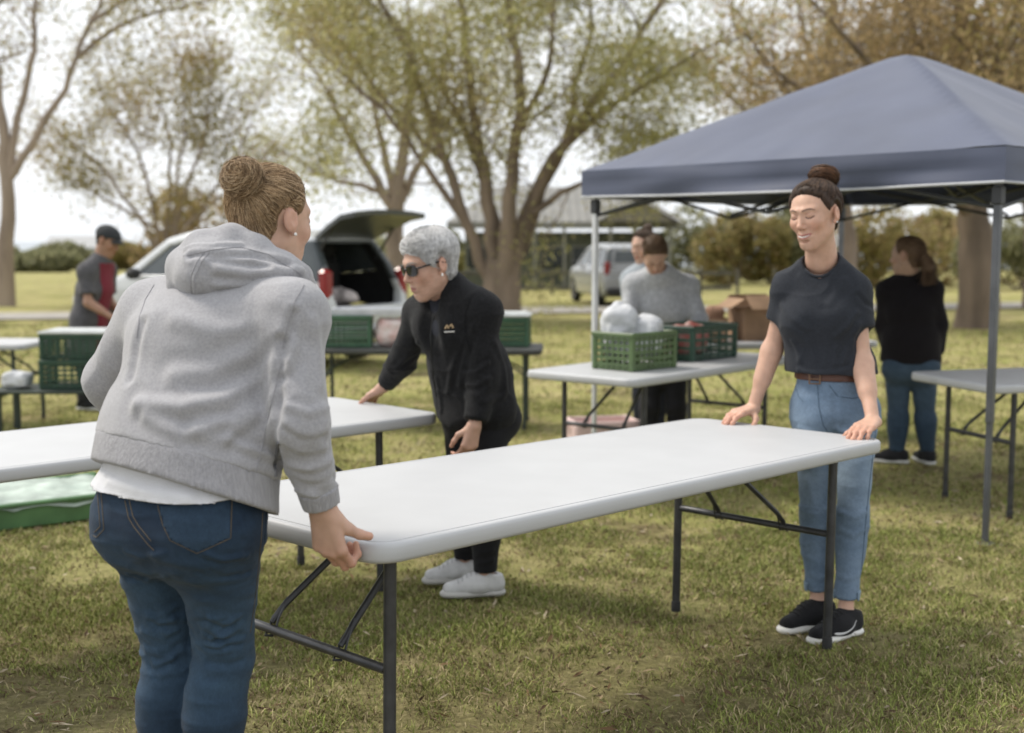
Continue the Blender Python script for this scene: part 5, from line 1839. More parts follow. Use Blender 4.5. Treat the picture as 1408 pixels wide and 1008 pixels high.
# ================= woman in grey hoodie, seen from behind
def woman_in_hoodie():
    J = dict(
        pel=at(249, 690, 2.74), wai=at(262, 598, 2.77), che=at(290, 480, 2.83), nb=at(342, 376, 2.93), head=at(373, 300, 2.99),
        shR=at(402, 436, 2.75), elR=at(412, 582, 2.66), wrR=Vector((-.415, 2.702, .880)),
        shL=at(214, 434, 2.95), elL=at(154, 522, 3.03), wrL=Vector((-.90, 3.15, .88)),
        rp=nv(.87, -.5, 0), rc=nv(.94, -.35, -.05))
    g = dict(DEF_G, pel=.142, wai=.122, che=.122, sho=.056, thi=.096, kne=.059, ank=.041, bust=True, fp=1.36, fc=1.36, butt=1.0, bo=.34)
    J['g'] = g
    J['hipR'] = J['pel'] + J['rp'] * .098 - Vector((0, 0, .045)); J['hipL'] = J['pel'] - J['rp'] * .098 - Vector((0, 0, .045))
    J['knR'] = at(308, 900, 2.78); J['knL'] = at(238, 900, 2.84)
    J['anR'] = Vector((J['knR'].x - .045, 2.72, .085)); J['anL'] = Vector((J['knL'].x - .02, 2.80, .085))
    J['toeR'] = nv(.6, .8, 0); J['toeL'] = nv(.4, .9, 0)
    J['face'] = nv(.60, .78, -.16); J['hs'] = 1.03
    root = person_base('woman in light grey hoodie and blue jeans lifting the near end of the long table', J)
    skin = (.52, .33, .245)
    M, HV, HF, HC, HW_ = place_head(J, .0028, skin, neck_r=(.050, .056), brow=(.2, .13, .07))
    grip = dict(fwd=(.16, .12, -.95), back=(-.45, -.89, 0), side=(.89, -.45, 0), curls=[(30, 80, 60), (32, 82, 60), (34, 84, 60), (38, 86, 60)],
                thumb=[(.70, -.30, .45), (.62, -.5, .5), (.42, -.6, .6)], s=1.1, ts=.82)
    gripL = dict(fwd=(.18, .16, -.95), back=(-.684, -.729, 0), side=(-.729, .684, 0), curls=(25, 80, 40), thumb=[(.55, -.25, .8), (.3, -.8, .6), (.1, -.9, .5)])
    A1 = arm_mesh(J['shR'], J['elR'], J['wrR'], g, grip, .003, skin)
    A2 = arm_mesh(J['shL'], J['elL'], J['wrL'], g, gripL, .004, skin)
    join_skin([(HW_, HF, HC), A1, A2, core_skin(J, skin)], root)

    # ---- jeans
    lo, hi = bbox([J['pel'], J['wai'], J['knR'], J['knL'], J['anR'], J['anL']], .24); lo[2] = .06
    F = Field(lo, hi, .0048)
    hips(F, J, .006); shins(F, J, .008)
    for s in 'RL': F.cut(J['an' + s] + Vector((0, 0, .015)), (0, 0, -1), where=(J['an' + s], .12))
    F.cut(J['wai'] + Vector((0, 0, -.02)), (0, 0, 1))
    DEN = fabric('blue_denim', (.03, .06, .11), .9, attr='Col', var=.10, vscale=260, bump=.22, bscale=620, stretch=(1, 1, .5))
    fl = [([(150, 770), (200, 785), (240, 790)], .0022, .014), ([(265, 800), (320, 815), (350, 810)], .0018, .014),
          ([(196, 868), (225, 876), (262, 872)], .0030, .010), ([(200, 892), (230, 900), (262, 894)], .0030, .010), ([(203, 848), (235, 855)], .0022, .010),
          ([(278, 862), (312, 876), (350, 868)], .0030, .010), ([(270, 885), (305, 896), (348, 890)], .0026, .010), ([(282, 842), (318, 852), (352, 846)], .0022, .010),
          ([(262, 915), (300, 922), (345, 918)], .0022, .012), ([(205, 768), (225, 800), (245, 840)], -.0022, .014),
          ([(215, 765), (238, 775), (270, 778)], .0022, .014), ([(330, 760), (350, 772), (366, 770)], .0018, .014)]
    rk = random.Random(4)
    for cx, w_ in ((230, 30), (308, 38)):          # creases behind the knees and at the seat
        for _ in range(11):
            y0 = rk.uniform(838, 935); x0 = cx + rk.uniform(-14, 6); L_ = rk.uniform(.5, 1.0) * w_
            fl.append(([(x0 - L_ * .5, y0 + rk.uniform(-6, 6)), (x0, y0 + rk.uniform(2, 7)), (x0 + L_ * .7, y0 + rk.uniform(-7, 5))], rk.choice((.0034, -.0030, .0026)), rk.uniform(.0055, .0085)))
    for _ in range(8):
        y0 = rk.uniform(765, 800); x0 = rk.choice((185, 290)) + rk.uniform(-15, 25)
        fl.append(([(x0 - 25, y0 - 8), (x0, y0), (x0 + 28, y0 - 6)], rk.choice((.0024, -.0022)), .007))
    jeans, V, Fc = finish('jeans', F, DEN, root, fl, [(.0020, (7, 7, 26), 3), (.0012, (18, 18, 60), 4), (.0024, (4, 4, 17), 41, 1), (.0014, (9, 9, 30), 42, 1)], denim((.014, .027, .050), (.042, .076, .120), .58, .20, 31))
    ST = mat('denim_stitch', (.11, .085, .055), .8, var=.2)
    DK = mat('denim_seam', (.018, .035, .06), .9)
    pocket = [(217, 695), (224, 722), (234, 743), (271, 761), (317, 740), (319, 684)]
    pin = [(224, 698), (230, 722), (240, 738), (271, 753), (311, 735), (313, 690)]
    seam('pocket_stitching', V, Fc, [pocket], .0011, ST, jeans)
    seam('pocket_stitching', V, Fc, [pin], .0009, ST, jeans)
    seam('pocket_stitching', V, Fc, [[(139, 672), (141, 700), (143, 728), (133, 739), (128, 736)], [(134, 672), (136, 700), (138, 724), (130, 732)]], .0010, ST, jeans)
    seam('back_seam', V, Fc, [[(172, 688), (177, 712), (184, 724), (203, 748), (212, 757)], [(178, 688), (183, 710), (190, 722), (208, 744)]], .0012, ST, jeans)
    seam('side_seam', V, Fc, [[(366, 705), (364, 740), (362, 772), (357, 820), (350, 870)]], .0018, DK, jeans)
    seam('side_seam', V, Fc, [[(361, 705), (359, 740), (356, 772), (351, 820), (344, 870)]], .0009, ST, jeans)
    # pocket patch standing slightly proud of the denim
    bv = bvh_of(V, Fc); pv = []; pf = []
    from mathutils.geometry import tessellate_polygon
    poly = [Vector((p[0], p[1], 0)) for p in pocket]
    n = 26; grid = {}
    def inside(x, y):
        c = False
        for i in range(len(pocket)):
            (x1, y1), (x2, y2) = pocket[i], pocket[i - 1]
            if (y1 > y) != (y2 > y) and x < (x2 - x1) * (y - y1) / (y2 - y1) + x1: c = not c
        return c
    for i in range(n):
        for j in range(n):
            x, y = 217 + 103 * i / (n - 1), 684 + 78 * j / (n - 1)
            if inside(x, y):
                q = on_surf(bv, x, y, .0022)
                if q is not None: grid[i, j] = len(pv); pv.append(q[:])
    for (i, j) in grid:
        if (i + 1, j) in grid and (i, j + 1) in grid and (i + 1, j + 1) in grid:
            pf.append((grid[i, j], grid[i + 1, j], grid[i + 1, j + 1], grid[i, j + 1]))
    pv = np.array(pv, np.float32)
    link('back_pocket', np_mesh('back_pocket', pv, np.array(pf), True, denim((.015, .029, .053), (.038, .067, .105), .8, .3, 33)(pv, None)), DEN, jeans)

    # ---- white undershirt
    lo, hi = bbox([J['pel'], J['wai']], .27)
    F = Field(lo, hi, .0045)
    torso(F, J, .012)
    for s in 'RL': F.ell(J['hip' + s] - J['fp'] * (g['pel'] * .36) - Vector((0, 0, .005)), (.120, .112, .120), k=.04); F.cap(J['hip' + s] + Vector((0, 0, .02)), J['kn' + s], g['thi'] + .020, g['kne'] + .02, .04)
    a, n_ = plane3(at(124, 655, 2.8), at(222, 699, 2.55), at(330, 690, 2.58))
    F.cut(a, n_); F.cut(J['wai'] + Vector((0, 0, .02)), (0, 0, 1))
    WT = fabric('white_cotton', (.58, .58, .60), .85, var=.03)
    finish('undershirt', F, WT, root, [([(150, 662), (200, 676), (260, 684)], .003, .012)], [(.002, (10, 10, 24), 5)])

    # ---- hoodie
    pts = [J[k] for k in ('pel', 'wai', 'che', 'nb', 'shR', 'shL', 'elR', 'elL', 'wrR', 'wrL')]
    lo, hi = bbox(pts, .19)
    F = Field(lo, hi, .0052)
    torso(F, J, .019, .06)
    F.cap(J['pel'] + Vector((0, 0, .02)), J['wai'], g['pel'] + .026, g['wai'] + .030, .06, flat=(J['rp'], 1.35))
    hp = plane3(at(122, 632, 2.8), at(250, 664, 2.52), at(378, 705, 2.60))
    bt = plane3(at(132, 590, 2.8), at(250, 616, 2.52), at(380, 652, 2.60))
    F.cut(bt[0] + bt[1] * .008, bt[1])
    F.cap(J['nb'] + Vector((.0, .02, .05)), J['head'] - Vector((0, 0, .02)), .060, .05, .01, op='s')
    G = F.like()
    for s, ex in (('R', .0), ('L', .006)):
        G.cap(J['sh' + s], J['el' + s], .071 + ex, .063 + ex, .035)
        e2 = J['el' + s].lerp(J['wr' + s], .86)
        G.cap(J['el' + s], e2, .062 + ex, .043, .02)
        d = (J['wr' + s] - J['el' + s]).normalized()
        G.cut(J['el' + s].lerp(J['wr' + s], .80), d, where=(J['wr' + s], .13))
    F.merge(G, .03)
    HM = fabric('grey_heather_fleece', (.325, .32, .335), .92, var=.10, vscale=170, bump=.30, bscale=520, sheen=.4)
    fl = [([(395, 480), (360, 520), (310, 548), (250, 560), (190, 556)], .010, .020), ([(392, 500), (365, 545), (320, 580), (270, 590)], .009, .016),
          ([(386, 530), (355, 570), (315, 602)], .007, .013), ([(380, 455), (340, 490), (290, 512), (240, 515)], .007, .022),
          ([(388, 470), (384, 520), (381, 580), (383, 640)], -.010, .012),
          ([(195, 445), (186, 480), (178, 520)], -.006, .014), ([(200, 575), (250, 596), (310, 606)], .006, .015),
          ([(330, 612), (355, 622), (378, 630)], .006, .010),
          ([(390, 590), (415, 605), (446, 600)], -.005, .008), ([(388, 606), (412, 620), (448, 615)], .005, .009), ([(398, 560), (425, 568), (450, 560)], .004, .010),
          ([(400, 640), (425, 645), (455, 632)], .004, .009), ([(405, 660), (430, 668), (460, 655)], -.004, .008), ([(408, 674), (432, 682), (464, 668)], .006, .008),
          ([(405, 430), (395, 470), (390, 500)], -.006, .010), ([(430, 440), (440, 480), (442, 530)], .004, .014),
          ([(240, 440), (300, 455), (360, 445)], .004, .02)]
    hoodie, V, Fc = finish('hoodie', F, HM, root, fl, [(.0030, (5, 5, 9), 7), (.0010, (16, 16, 26), 8), (.0036, (3.5, 3.5, 6), 43, 1), (.0016, (9, 9, 13), 44, 1)])
    SM = fabric('grey_seam', (.30, .295, .31), .95)
    seam('shoulder_seam', V, Fc, [[(418, 392), (405, 415), (396, 445), (388, 480)]], .0012, SM, hoodie)
    seam('shoulder_seam', V, Fc, [[(212, 392), (200, 412), (192, 436), (188, 465)]], .0012, SM, hoodie)
    seam('side_seam', V, Fc, [[(386, 500), (372, 560), (360, 620), (352, 648)]], .0013, SM, hoodie)
    # side pocket opening
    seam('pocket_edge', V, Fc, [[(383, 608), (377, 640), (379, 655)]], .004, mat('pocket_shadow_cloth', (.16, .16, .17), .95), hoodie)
    # ribbed waistband
    lo, hi = bbox([J['pel'], J['wai']], .27)
    F = Field(lo, hi, .0055)
    torso(F, J, .018, .06)
    F.cap(J['pel'] + Vector((0, 0, .01)), J['wai'], g['pel'] + .024, g['wai'] + .026, .06, flat=(J['rp'], 1.35))
    for s in 'RL': F.ell(J['hip' + s] - J['fp'] * (g['pel'] * .34) + Vector((0, 0, .01)), (.118, .112, .12), k=.04)
    F.cut(hp[0], hp[1]); F.cut(bt[0], -bt[1])
    RIB = fabric('grey_rib_knit', (.31, .305, .322), .92, var=.12, vscale=60, bump=.5, bscale=130, stretch=(3, 3, .2), sheen=.3)
    wb, V2, F2 = finish('waistband', F, RIB, hoodie, [], [(.0022, (9, 9, 9), 9)])
    # cuffs
    for s in 'RL':
        el, wr = J['el' + s], J['wr' + s]; d = (wr - el).normalized()
        lo, hi = bbox([el.lerp(wr, .7), wr], .09)
        F = Field(lo, hi, .004)
        F.cap(el.lerp(wr, .70), el.lerp(wr, 1.02), .047, .039, 0)
        F.cap(el.lerp(wr, .90), el.lerp(wr, 1.2), .030, .030, .004, op='s')
        F.cut(el.lerp(wr, .95), d); F.cut(el.lerp(wr, .755), -d)
        finish('cuff', F, RIB, hoodie, [], [(.0012, 30, 3)])
    # hood lying on the upper back
    F = Field(*bbox([at(235, 420, 2.72), at(440, 300, 3.10)], .12), .0045)
    collar = [(246, 392, 2.84, .030), (252, 364, 2.85, .034), (278, 340, 2.85, .036), (318, 331, 2.855, .036), (352, 345, 2.85, .034), (386, 364, 2.83, .030), (412, 380, 2.83, .025), (423, 390, 2.86, .020)]
    for a, b in zip(collar[:-1], collar[1:]):
        F.cap(at(a[0], a[1], a[2]), at(b[0], b[1], b[2]), a[3], b[3], .02)
    pouch = [(330, 372, 2.82, .050), (300, 372, 2.81, .052), (280, 372, 2.80, .046), (272, 384, 2.775, .034)]
    for a, b in zip(pouch[:-1], pouch[1:]):
        F.cap(at(a[0], a[1], a[2]), at(b[0], b[1], b[2]), a[3], b[3], .04)
    F.cap(at(300, 380, 2.79), at(395, 378, 2.80), .040, .030, .04)
    F.cap(at(262, 380, 2.80), at(255, 372, 2.83), .034, .034, .03)
    F.cap(J['nb'] + Vector((.0, .02, .02)), J['head'] - Vector((0, 0, .0)), .066, .060, .012, op='s')
    F.cap(J['nb'] + Vector((.03, .12, -.03)), J['nb'] + Vector((.05, .14, .12)), .10, .10, .01, op='s')
    hf = [([(300, 372), (340, 378), (385, 372), (415, 372)], .007, .011), ([(300, 392), (350, 392), (400, 378)], .006, .010),
          ([(262, 352), (300, 352), (350, 352), (395, 362)], -.007, .009), ([(255, 342), (290, 338), (330, 336)], .004, .008), ([(272, 365), (267, 385), (270, 404)], .003, .006),
          ([(290, 358), (330, 362), (370, 366)], -.005, .008)]
    hood, V3, F3 = finish('hood', F, HM, hoodie, hf, [(.003, (7, 7, 12), 11), (.0012, 28, 12)])
    seam('hood_seam', V3, F3, [[(288, 346), (276, 362), (267, 382), (268, 402), (275, 410)], [(281, 346), (270, 362), (262, 382), (263, 402)]], .0014, SM, hood)
    seam('hood_seam', V3, F3, [[(252, 352), (290, 344), (330, 340), (370, 350), (415, 378)]], .0012, SM, hood)

    # ---- hair combed up into a bun
    base = (.20, .128, .068)
    Minv = M.inverted()
    bunc = Minv @ at(333, 245, 2.885)
    hr, cV, cF = hair_cap(HV, HF, M, root, base, thick=.011, low=-.088)
    tgt = Vector((bunc.x * .75, bunc.y * .80, bunc.z * .80))
    R = np.random.default_rng(5)
    P = comb(cV, cF, tgt, 5200, 5, m=10, lift=.0008, bulge=.005)
    u = R.random((len(P), 1)); pal = np.array([[.13, .078, .040], [.24, .155, .082], [.36, .245, .138], [.46, .335, .205]])
    cols = pal[np.clip((u[:, 0] * 4).astype(int), 0, 3)] * (.8 + .4 * R.random((len(P), 1)))
    strands('hair_strands', P, .0005 + .0004 * R.random(len(P)), cols, HAIR, hr, M=M)
    br = np.array([.046, .038, .043])
    bn = Field(np.array(bunc) - .09, np.array(bunc) + .09, .004); bn.ell(bunc, br * .93); bn.cap(bunc, tgt, .030, .036, .02)
    bV, bF = bn.mesh(); Mn = np.array(M, np.float32)
    bV = bV + vnormals(bV, bF) * (.003 * vnoise(bV, 45, 2))[:, None]
    bun = link('bun', np_mesh('bun', bV @ Mn[:3, :3].T + Mn[:3, 3], bF, True, np.tile(np.array(base) * .8, (len(bV), 1))), HAIR, hr)
    ax_ = (bunc - Vector((0, -.01, .02))).normalized()
    P = bun_paths(bunc, br, ax_, 1500, 6)
    P = P + R.normal(0, .0020, P.shape).cumsum(1) * .5
    cols = pal[R.integers(0, 4, len(P))] * (.8 + .4 * R.random((len(P), 1)))
    strands('bun_strands', P, .0006 + .0004 * R.random(len(P)), cols, HAIR, bun, M=M)
    # loose wisps at the nape, temple and bun
    W = []
    for k in range(130):
        if k < 50:
            p = np.array(bunc) + R.normal(0, 1, 3) * br * .8; d = (p - np.array(bunc)); d /= np.linalg.norm(d); L = R.uniform(.02, .045)
        else:
            p = cV[R.integers(0, len(cV))]; d = R.normal(0, 1, 3); d[2] = -abs(d[2]) * .3; d /= np.linalg.norm(d); L = R.uniform(.01, .028)
            d = d + 1.0 * (p - np.array([0, -.01, .02])) / .09; d /= np.linalg.norm(d)
        cv = R.normal(0, .5, 3); t = np.linspace(0, 1, 7)[:, None]
        W.append(p + d * L * t + cv * L * t * t * .6)
    ws = strands('wisps', np.array(W), np.full(len(W), .00045), np.tile(pal[2], (len(W), 1)), HAIR, hr, M=M); ws['kind'] = 'stuff'
    # pearl stud
    e = M @ Vector((.0845, .002, -.037))
    MB().lathe([(.0005, -.004), (.003, -.0027), (.004, 0), (.003, .0027), (.0005, .004)], 10, Matrix.Translation(e)).build('earring', mat('pearl', (.8, .78, .74), .2), root, smooth=True)
    U = fabric('black_shoe_mesh', (.02, .02, .022), .8); S = mat('shoe_sole', (.62, .61, .58), .6)
    for s in 'RL': shoe(J, s, root, U, S, S)
    settle(root, ((J['anR'].x + J['anL'].x) / 2, (J['anR'].y + J['anL'].y) / 2, 0))
    return J


woman_in_hoodie()
# ================= dark haired woman in charcoal t-shirt at the far end of the table
def woman_in_tshirt():
    J = dict(
        pel=at(1148, 556, 4.85), wai=at(1142, 503, 4.86), che=at(1130, 432, 4.86), nb=at(1131, 359, 4.86), head=at(1120, 294, 4.79),
        shR=at(1085, 396, 4.91), elR=at(1062, 480, 4.95), wrR=Vector((.955, 4.925, .803)),
        shL=at(1175, 399, 4.81), elL=at(1185, 497, 4.76), wrL=Vector((1.332, 4.575, .803)),
        rp=nv(-.93, .36, 0), rc=nv(-.93, .34, 0))
    g = dict(DEF_G, pel=.108, wai=.088, che=.100, sho=.043, thi=.075, kne=.051, ank=.033, uarm=.040, elb=.034, farm=.037, wri=.024, fp=1.36, fc=1.34, butt=.90, bs=.82, trap=.036, tz=-.005)
    J['g'] = g
    J['hipR'] = J['pel'] + J['rp'] * .085 - Vector((0, 0, .03)); J['hipL'] = J['pel'] - J['rp'] * .085 - Vector((0, 0, .03))
    J['knR'] = at(1121, 706, 4.74); J['knL'] = at(1172, 710, 4.66)
    J['anR'] = at(1124, 845, 4.66); J['anL'] = at(1162, 862, 4.54)
    J['anR'].z = J['anL'].z = .085
    J['toeR'] = nv(-.86, -.5, 0); J['toeL'] = nv(-.80, -.6, 0)
    J['face'] = nv(-.70, -.68, -.20); J['hup'] = (-.10, 0, 1); J['hs'] = 1.05; J['hw'] = 1.05
    root = person_base('dark haired smiling woman in charcoal t-shirt holding the far end of the long table', J)
    skin = (.54, .335, .245)
    M, HV, HF, HC, HW_ = place_head(J, .0022, skin, neck_r=(.046, .052), brow=(.05, .03, .02), smile=1.0, teeth=True, lips=(.36, .12, .11))
    out = (.684, .729, 0)
    gR = dict(fwd=(-.80, -.60, -.14), back=(0, 0, 1), side=(.6, -.8, 0), curls=[(12, 22, 14), (10, 24, 14), (10, 26, 14), (12, 28, 16)], thumb=[(.5, -.35, .7), (.75, -.4, .4), (.85, -.3, .2)], s=1.04)
    gL = dict(fwd=(-.60, -.80, -.16), back=(.1, 0, 1), side=(-.8, .6, 0), curls=[(12, 22, 14), (10, 24, 14), (10, 26, 14), (12, 28, 16)], thumb=[(.5, -.35, .7), (.75, -.4, .4), (.85, -.3, .2)], s=1.04)
    join_skin([(HW_, HF, HC), arm_mesh(J['shR'], J['elR'], J['wrR'], g, gR, .0035, skin), arm_mesh(J['shL'], J['elL'], J['wrL'], g, gL, .0035, skin), core_skin(J, skin, .008)], root)
    # jeans with turned up hems
    lo, hi = bbox([J['pel'], J['wai'], J['knR'], J['knL'], J['anR'], J['anL']], .22); lo[2] = .08
    F = Field(lo, hi, .006)
    hips(F, J, .005); shins(F, J, .007)
    for s in 'RL': F.cut(J['an' + s] + Vector((0, 0, .055)), (0, 0, -1), where=(J['an' + s] - Vector((0, 0, .02)), .13))
    F.cut(J['wai'] + Vector((0, 0, -.012)), (0, 0, 1))
    DEN = fabric('light_blue_denim', (.12, .19, .27), .9, attr='Col', var=.10, vscale=260, bump=.2, bscale=600)
    fl = [([(1100, 590), (1120, 600), (1145, 602)], .004, .012), ([(1150, 590), (1180, 600), (1205, 592)], .004, .012), ([(1148, 545), (1149, 575), (1148, 600)], -.003, .012),
          ([(1100, 700), (1122, 708), (1142, 700)], .004, .011), ([(1103, 722), (1124, 730), (1142, 722)], .004, .011), ([(1155, 704), (1175, 712), (1190, 704)], .004, .011),
          ([(1155, 728), (1172, 736), (1188, 728)], .004, .011), ([(1115, 790), (1128, 796), (1138, 790)], .003, .010), ([(1150, 790), (1165, 797), (1180, 790)], .003, .010),
          ([(1095, 640), (1110, 660), (1118, 690)], .003, .014)]
    jeans, V, Fc = finish('jeans', F, DEN, root, fl, [(.0016, (8, 8, 20), 13), (.001, 36, 14), (.0030, (5, 5, 15), 15, 1)], denim((.13, .185, .26), (.23, .30, .385), .62, .18, 41))
    DK = mat('light_denim_seam', (.07, .11, .16), .9)
    seam('side_seam', V, Fc, [[(1206, 560), (1203, 600), (1196, 660), (1190, 720), (1184, 790)]], .0018, DK, jeans)
    seam('fly_seam', V, Fc, [[(1124, 528), (1126, 560), (1132, 585), (1140, 596)]], .0018, DK, jeans)
    seam('front_pocket', V, Fc, [[(1140, 530), (1152, 545), (1172, 548), (1186, 545)]], .0018, DK, jeans)
    seam('coin_pocket', V, Fc, [[(1094, 530), (1098, 545), (1104, 552)]], .0018, DK, jeans)
    for s in 'RL':
        a = J['an' + s]
        F = Field(*bbox([a + Vector((0, 0, .04)), a + Vector((0, 0, .12))], .09), .005)
        F.cap(J['kn' + s], a, g['kne'] * .97 + .012, g['ank'] + .0135, 0)
        F.cut(a + Vector((0, 0, .050)), (0, 0, -1)); F.cut(a + Vector((0, 0, .088)), (0, 0, 1))
        F.cap(a + Vector((0, 0, .0)), a + Vector((0, 0, .07)), g['ank'] + .008, g['ank'] + .008, .004, op='s')
        finish('hem_cuff', F, DEN, jeans, [], [(.001, 30, 5)], denim((.15, .22, .30), (.22, .29, .36), .2, .3, 43))
    # belt
    F = Field(*bbox([J['pel'], J['wai']], .22), .005)
    hips(F, J, .0125)
    F.cut(J['wai'] + Vector((0, 0, -.018)), (0, 0, 1)); F.cut(J['wai'] + Vector((0, 0, -.052)), (0, 0, -1))
    LB = mat('brown_leather', (.085, .032, .018), .5, var=.2)
    belt, bV, bF = finish('belt', F, LB, root)
    q = on_surf(bvh_of(bV, bF), 1121, 521, .006)
    if q is not None:
        Rb = basis(J['rp'].cross(Vector((0, 0, 1)))).to_3x3()
        bk = MB()
        for s in (-1, 1): bk.box(q + Rb @ Vector((s * .02, 0, 0)), (.006, .005, .04), Rb, .001); bk.box(q + Rb @ Vector((0, 0, s * .018)), (.038, .005, .005), Rb, .001)
        bk.box(q, (.036, .004, .004), Rb)
        bk.build('buckle', mat('buckle_brass', (.18, .11, .07), .35, metal=.8), belt)
    # t-shirt
    F = Field(*bbox([J[k] for k in ('pel', 'wai', 'che', 'nb', 'shR', 'shL', 'elR', 'elL')], .17), .0055)
    torso(F, J, .014, .05)
    F.cap(J['pel'] + Vector((0, 0, .05)), J['wai'], g['pel'] + .012, g['wai'] + .022, .05, flat=(J['rp'], 1.40))
    F.cap(J['che'] - Vector((0, 0, .03)), J['wai'], .110, .101, .05, flat=(J['rc'], 1.32))
    F.cut(J['wai'] + Vector((0, 0, -.024)), (0, 0, -1))
    G = F.like()
    for s in 'RL':
        e = J['sh' + s].lerp(J['el' + s], .64)
        G.cap(J['sh' + s], e, .054, .058, .03)
        d = (J['el' + s] - J['sh' + s]).normalized()
        G.cut(J['sh' + s].lerp(J['el' + s], .53), d, where=(J['el' + s], .15))
        G.cap(J['sh' + s].lerp(J['el' + s], .45), J['sh' + s].lerp(J['el' + s], .9), .050, .052, .004, op='s')
    fw = Vector((-J['rc'].y, J['rc'].x, 0))
    F.merge(G, .035)
    F.cap(J['nb'] + fw * .022 - Vector((0, 0, .022)), J['head'] - Vector((0, 0, .03)), .068, .066, .008, op='s')
    TS = fabric('charcoal_cotton', (.024, .027, .034), .9, var=.12, vscale=120, bump=.15, bscale=420)
    fl = [([(1075, 420), (1092, 440), (1110, 452)], .004, .012), ([(1178, 430), (1164, 450), (1150, 462)], .005, .012), ([(1180, 445), (1168, 475), (1158, 500)], .005, .012),
          ([(1090, 470), (1100, 495), (1104, 515)], .004, .012), ([(1112, 470), (1120, 495), (1122, 516)], .003, .012), ([(1150, 480), (1148, 500), (1140, 518)], .004, .012),
          ([(1172, 470), (1172, 500), (1168, 518)], .005, .011), ([(1098, 508), (1120, 514), (1150, 512), (1170, 506)], .004, .009), ([(1100, 380), (1115, 405), (1128, 418)], .003, .014),
          ([(1160, 385), (1150, 405), (1140, 418)], .003, .014), ([(1180, 405), (1190, 418), (1200, 424)], -.004, .009)]
    ts, V, Fc = finish('t_shirt', F, TS, root, fl, [(.0022, (7, 7, 5), 17), (.0010, 22, 18), (.0040, (6, 6, 4), 19, 1), (.0022, (11, 11, 9), 20, 1)])
    # neck ribbing
    ring = []
    a0 = J['nb'] + fw * .022 + Vector((0, 0, -.008))
    ax_ = (J['head'] - J['nb']).normalized(); ax_ = (ax_ + Vector((0, 0, .5)) + fw * .45).normalized()
    u = ax_.orthogonal().normalized(); w = ax_.cross(u)
    bv = bvh_of(V, Fc)
    for k in range(41):
        a = 2 * math.pi * k / 40
        p = a0 + (u * math.cos(a) + w * math.sin(a)) * .067
        hit = bv.find_nearest(p); ring.append(hit[0].lerp(p, .25))
    MB().tube(ring, .006, 8).build('neckband', TS, ts, smooth=True)
    # swoosh-like small mark on the chest is a plain thread tick
    # hair
    base = (.040, .024, .016)
    hr, cV, cF = hair_cap(HV, HF, M, root, base, thick=.014, low=-.080)
    bunc = M.inverted() @ at(1133, 243, 4.845)
    tgt = bunc * .78
    R = np.random.default_rng(9)
    P = comb(cV, cF, tgt, 3400, 9, m=9, lift=.0008, bulge=.0035)
    pal = np.array([[.024, .014, .010], [.045, .026, .017], [.075, .044, .027], [.11, .065, .04]])
    strands('hair_strands', P, .0006 + .0004 * R.random(len(P)), pal[R.integers(0, 4, len(P))], HAIR, hr, M=M)
    br = np.array([.052, .036, .050])
    bn = Field(np.array(bunc) - .09, np.array(bunc) + .09, .005); bn.ell(bunc, br * .93, k=.02); bn.cap(bunc, tgt, .030, .035, .02)
    bV, bF = bn.mesh(); Mn = np.array(M, np.float32)
    bun = link('bun', np_mesh('bun', bV @ Mn[:3, :3].T + Mn[:3, 3], bF, True, np.tile(np.array(base), (len(bV), 1))), HAIR, hr)
    P = bun_paths(bunc, br, (bunc - Vector((0, 0, .02))).normalized(), 420, 10)
    P = P + R.normal(0, .0022, P.shape).cumsum(1) * .4
    pal2 = np.array([[.06, .03, .017], [.11, .055, .03], [.17, .085, .045], [.04, .024, .016]])
    strands('bun_strands', P, .0012 + .0006 * R.random(len(P)), pal2[R.integers(0, 4, len(P))], HAIR, bun, M=M)
    e = M @ Vector((-.0840, .002, -.037))
    MB().lathe([(.0005, -.004), (.003, -.0027), (.004, 0), (.003, .0027), (.0005, .004)], 10, Matrix.Translation(e)).build('earring', mat('silver_stud', (.7, .7, .7), .2, metal=.8), root, smooth=True)
    U = fabric('black_knit_upper', (.014, .014, .016), .8, bump=.4); S = mat('white_rubber_sole', (.68, .67, .64), .55); LC = fabric('black_lace', (.02, .02, .02), .9)
    WM = mat('pale_grey_print', (.55, .55, .55), .5)
    for s in 'RL':
        sr, up, Ms, sV, sF = shoe(J, s, root, U, S, LC, size=1.02)
        # curved tick mark on the shoe's outer side
        sgn = 1 if s == 'R' else -1
        bv = bvh_of(sV, sF); row = []; rad = []
        for t in np.linspace(0, 1, 12):
            y = .105 - .115 * t; z = .040 + .030 * t ** 1.6 - .010 * math.sin(math.pi * t)
            hit = bv.ray_cast(Vector((-.12 if s == 'L' else .12, y, z)), Vector((1 if s == 'L' else -1, 0, 0)))
            if hit[0] is not None: row.append(Ms @ (hit[0] * 1.02)); rad.append(.0012 + .005 * (1 - t) ** 1.2 * min(1, t * 8 + .2))
        if len(row) > 2: MB().tube(row, rad, 6).build('tick_mark', WM, sr, smooth=True)
    settle(root, ((J['anR'].x + J['anL'].x) / 2, (J['anR'].y + J['anL'].y) / 2, 0))


woman_in_tshirt()


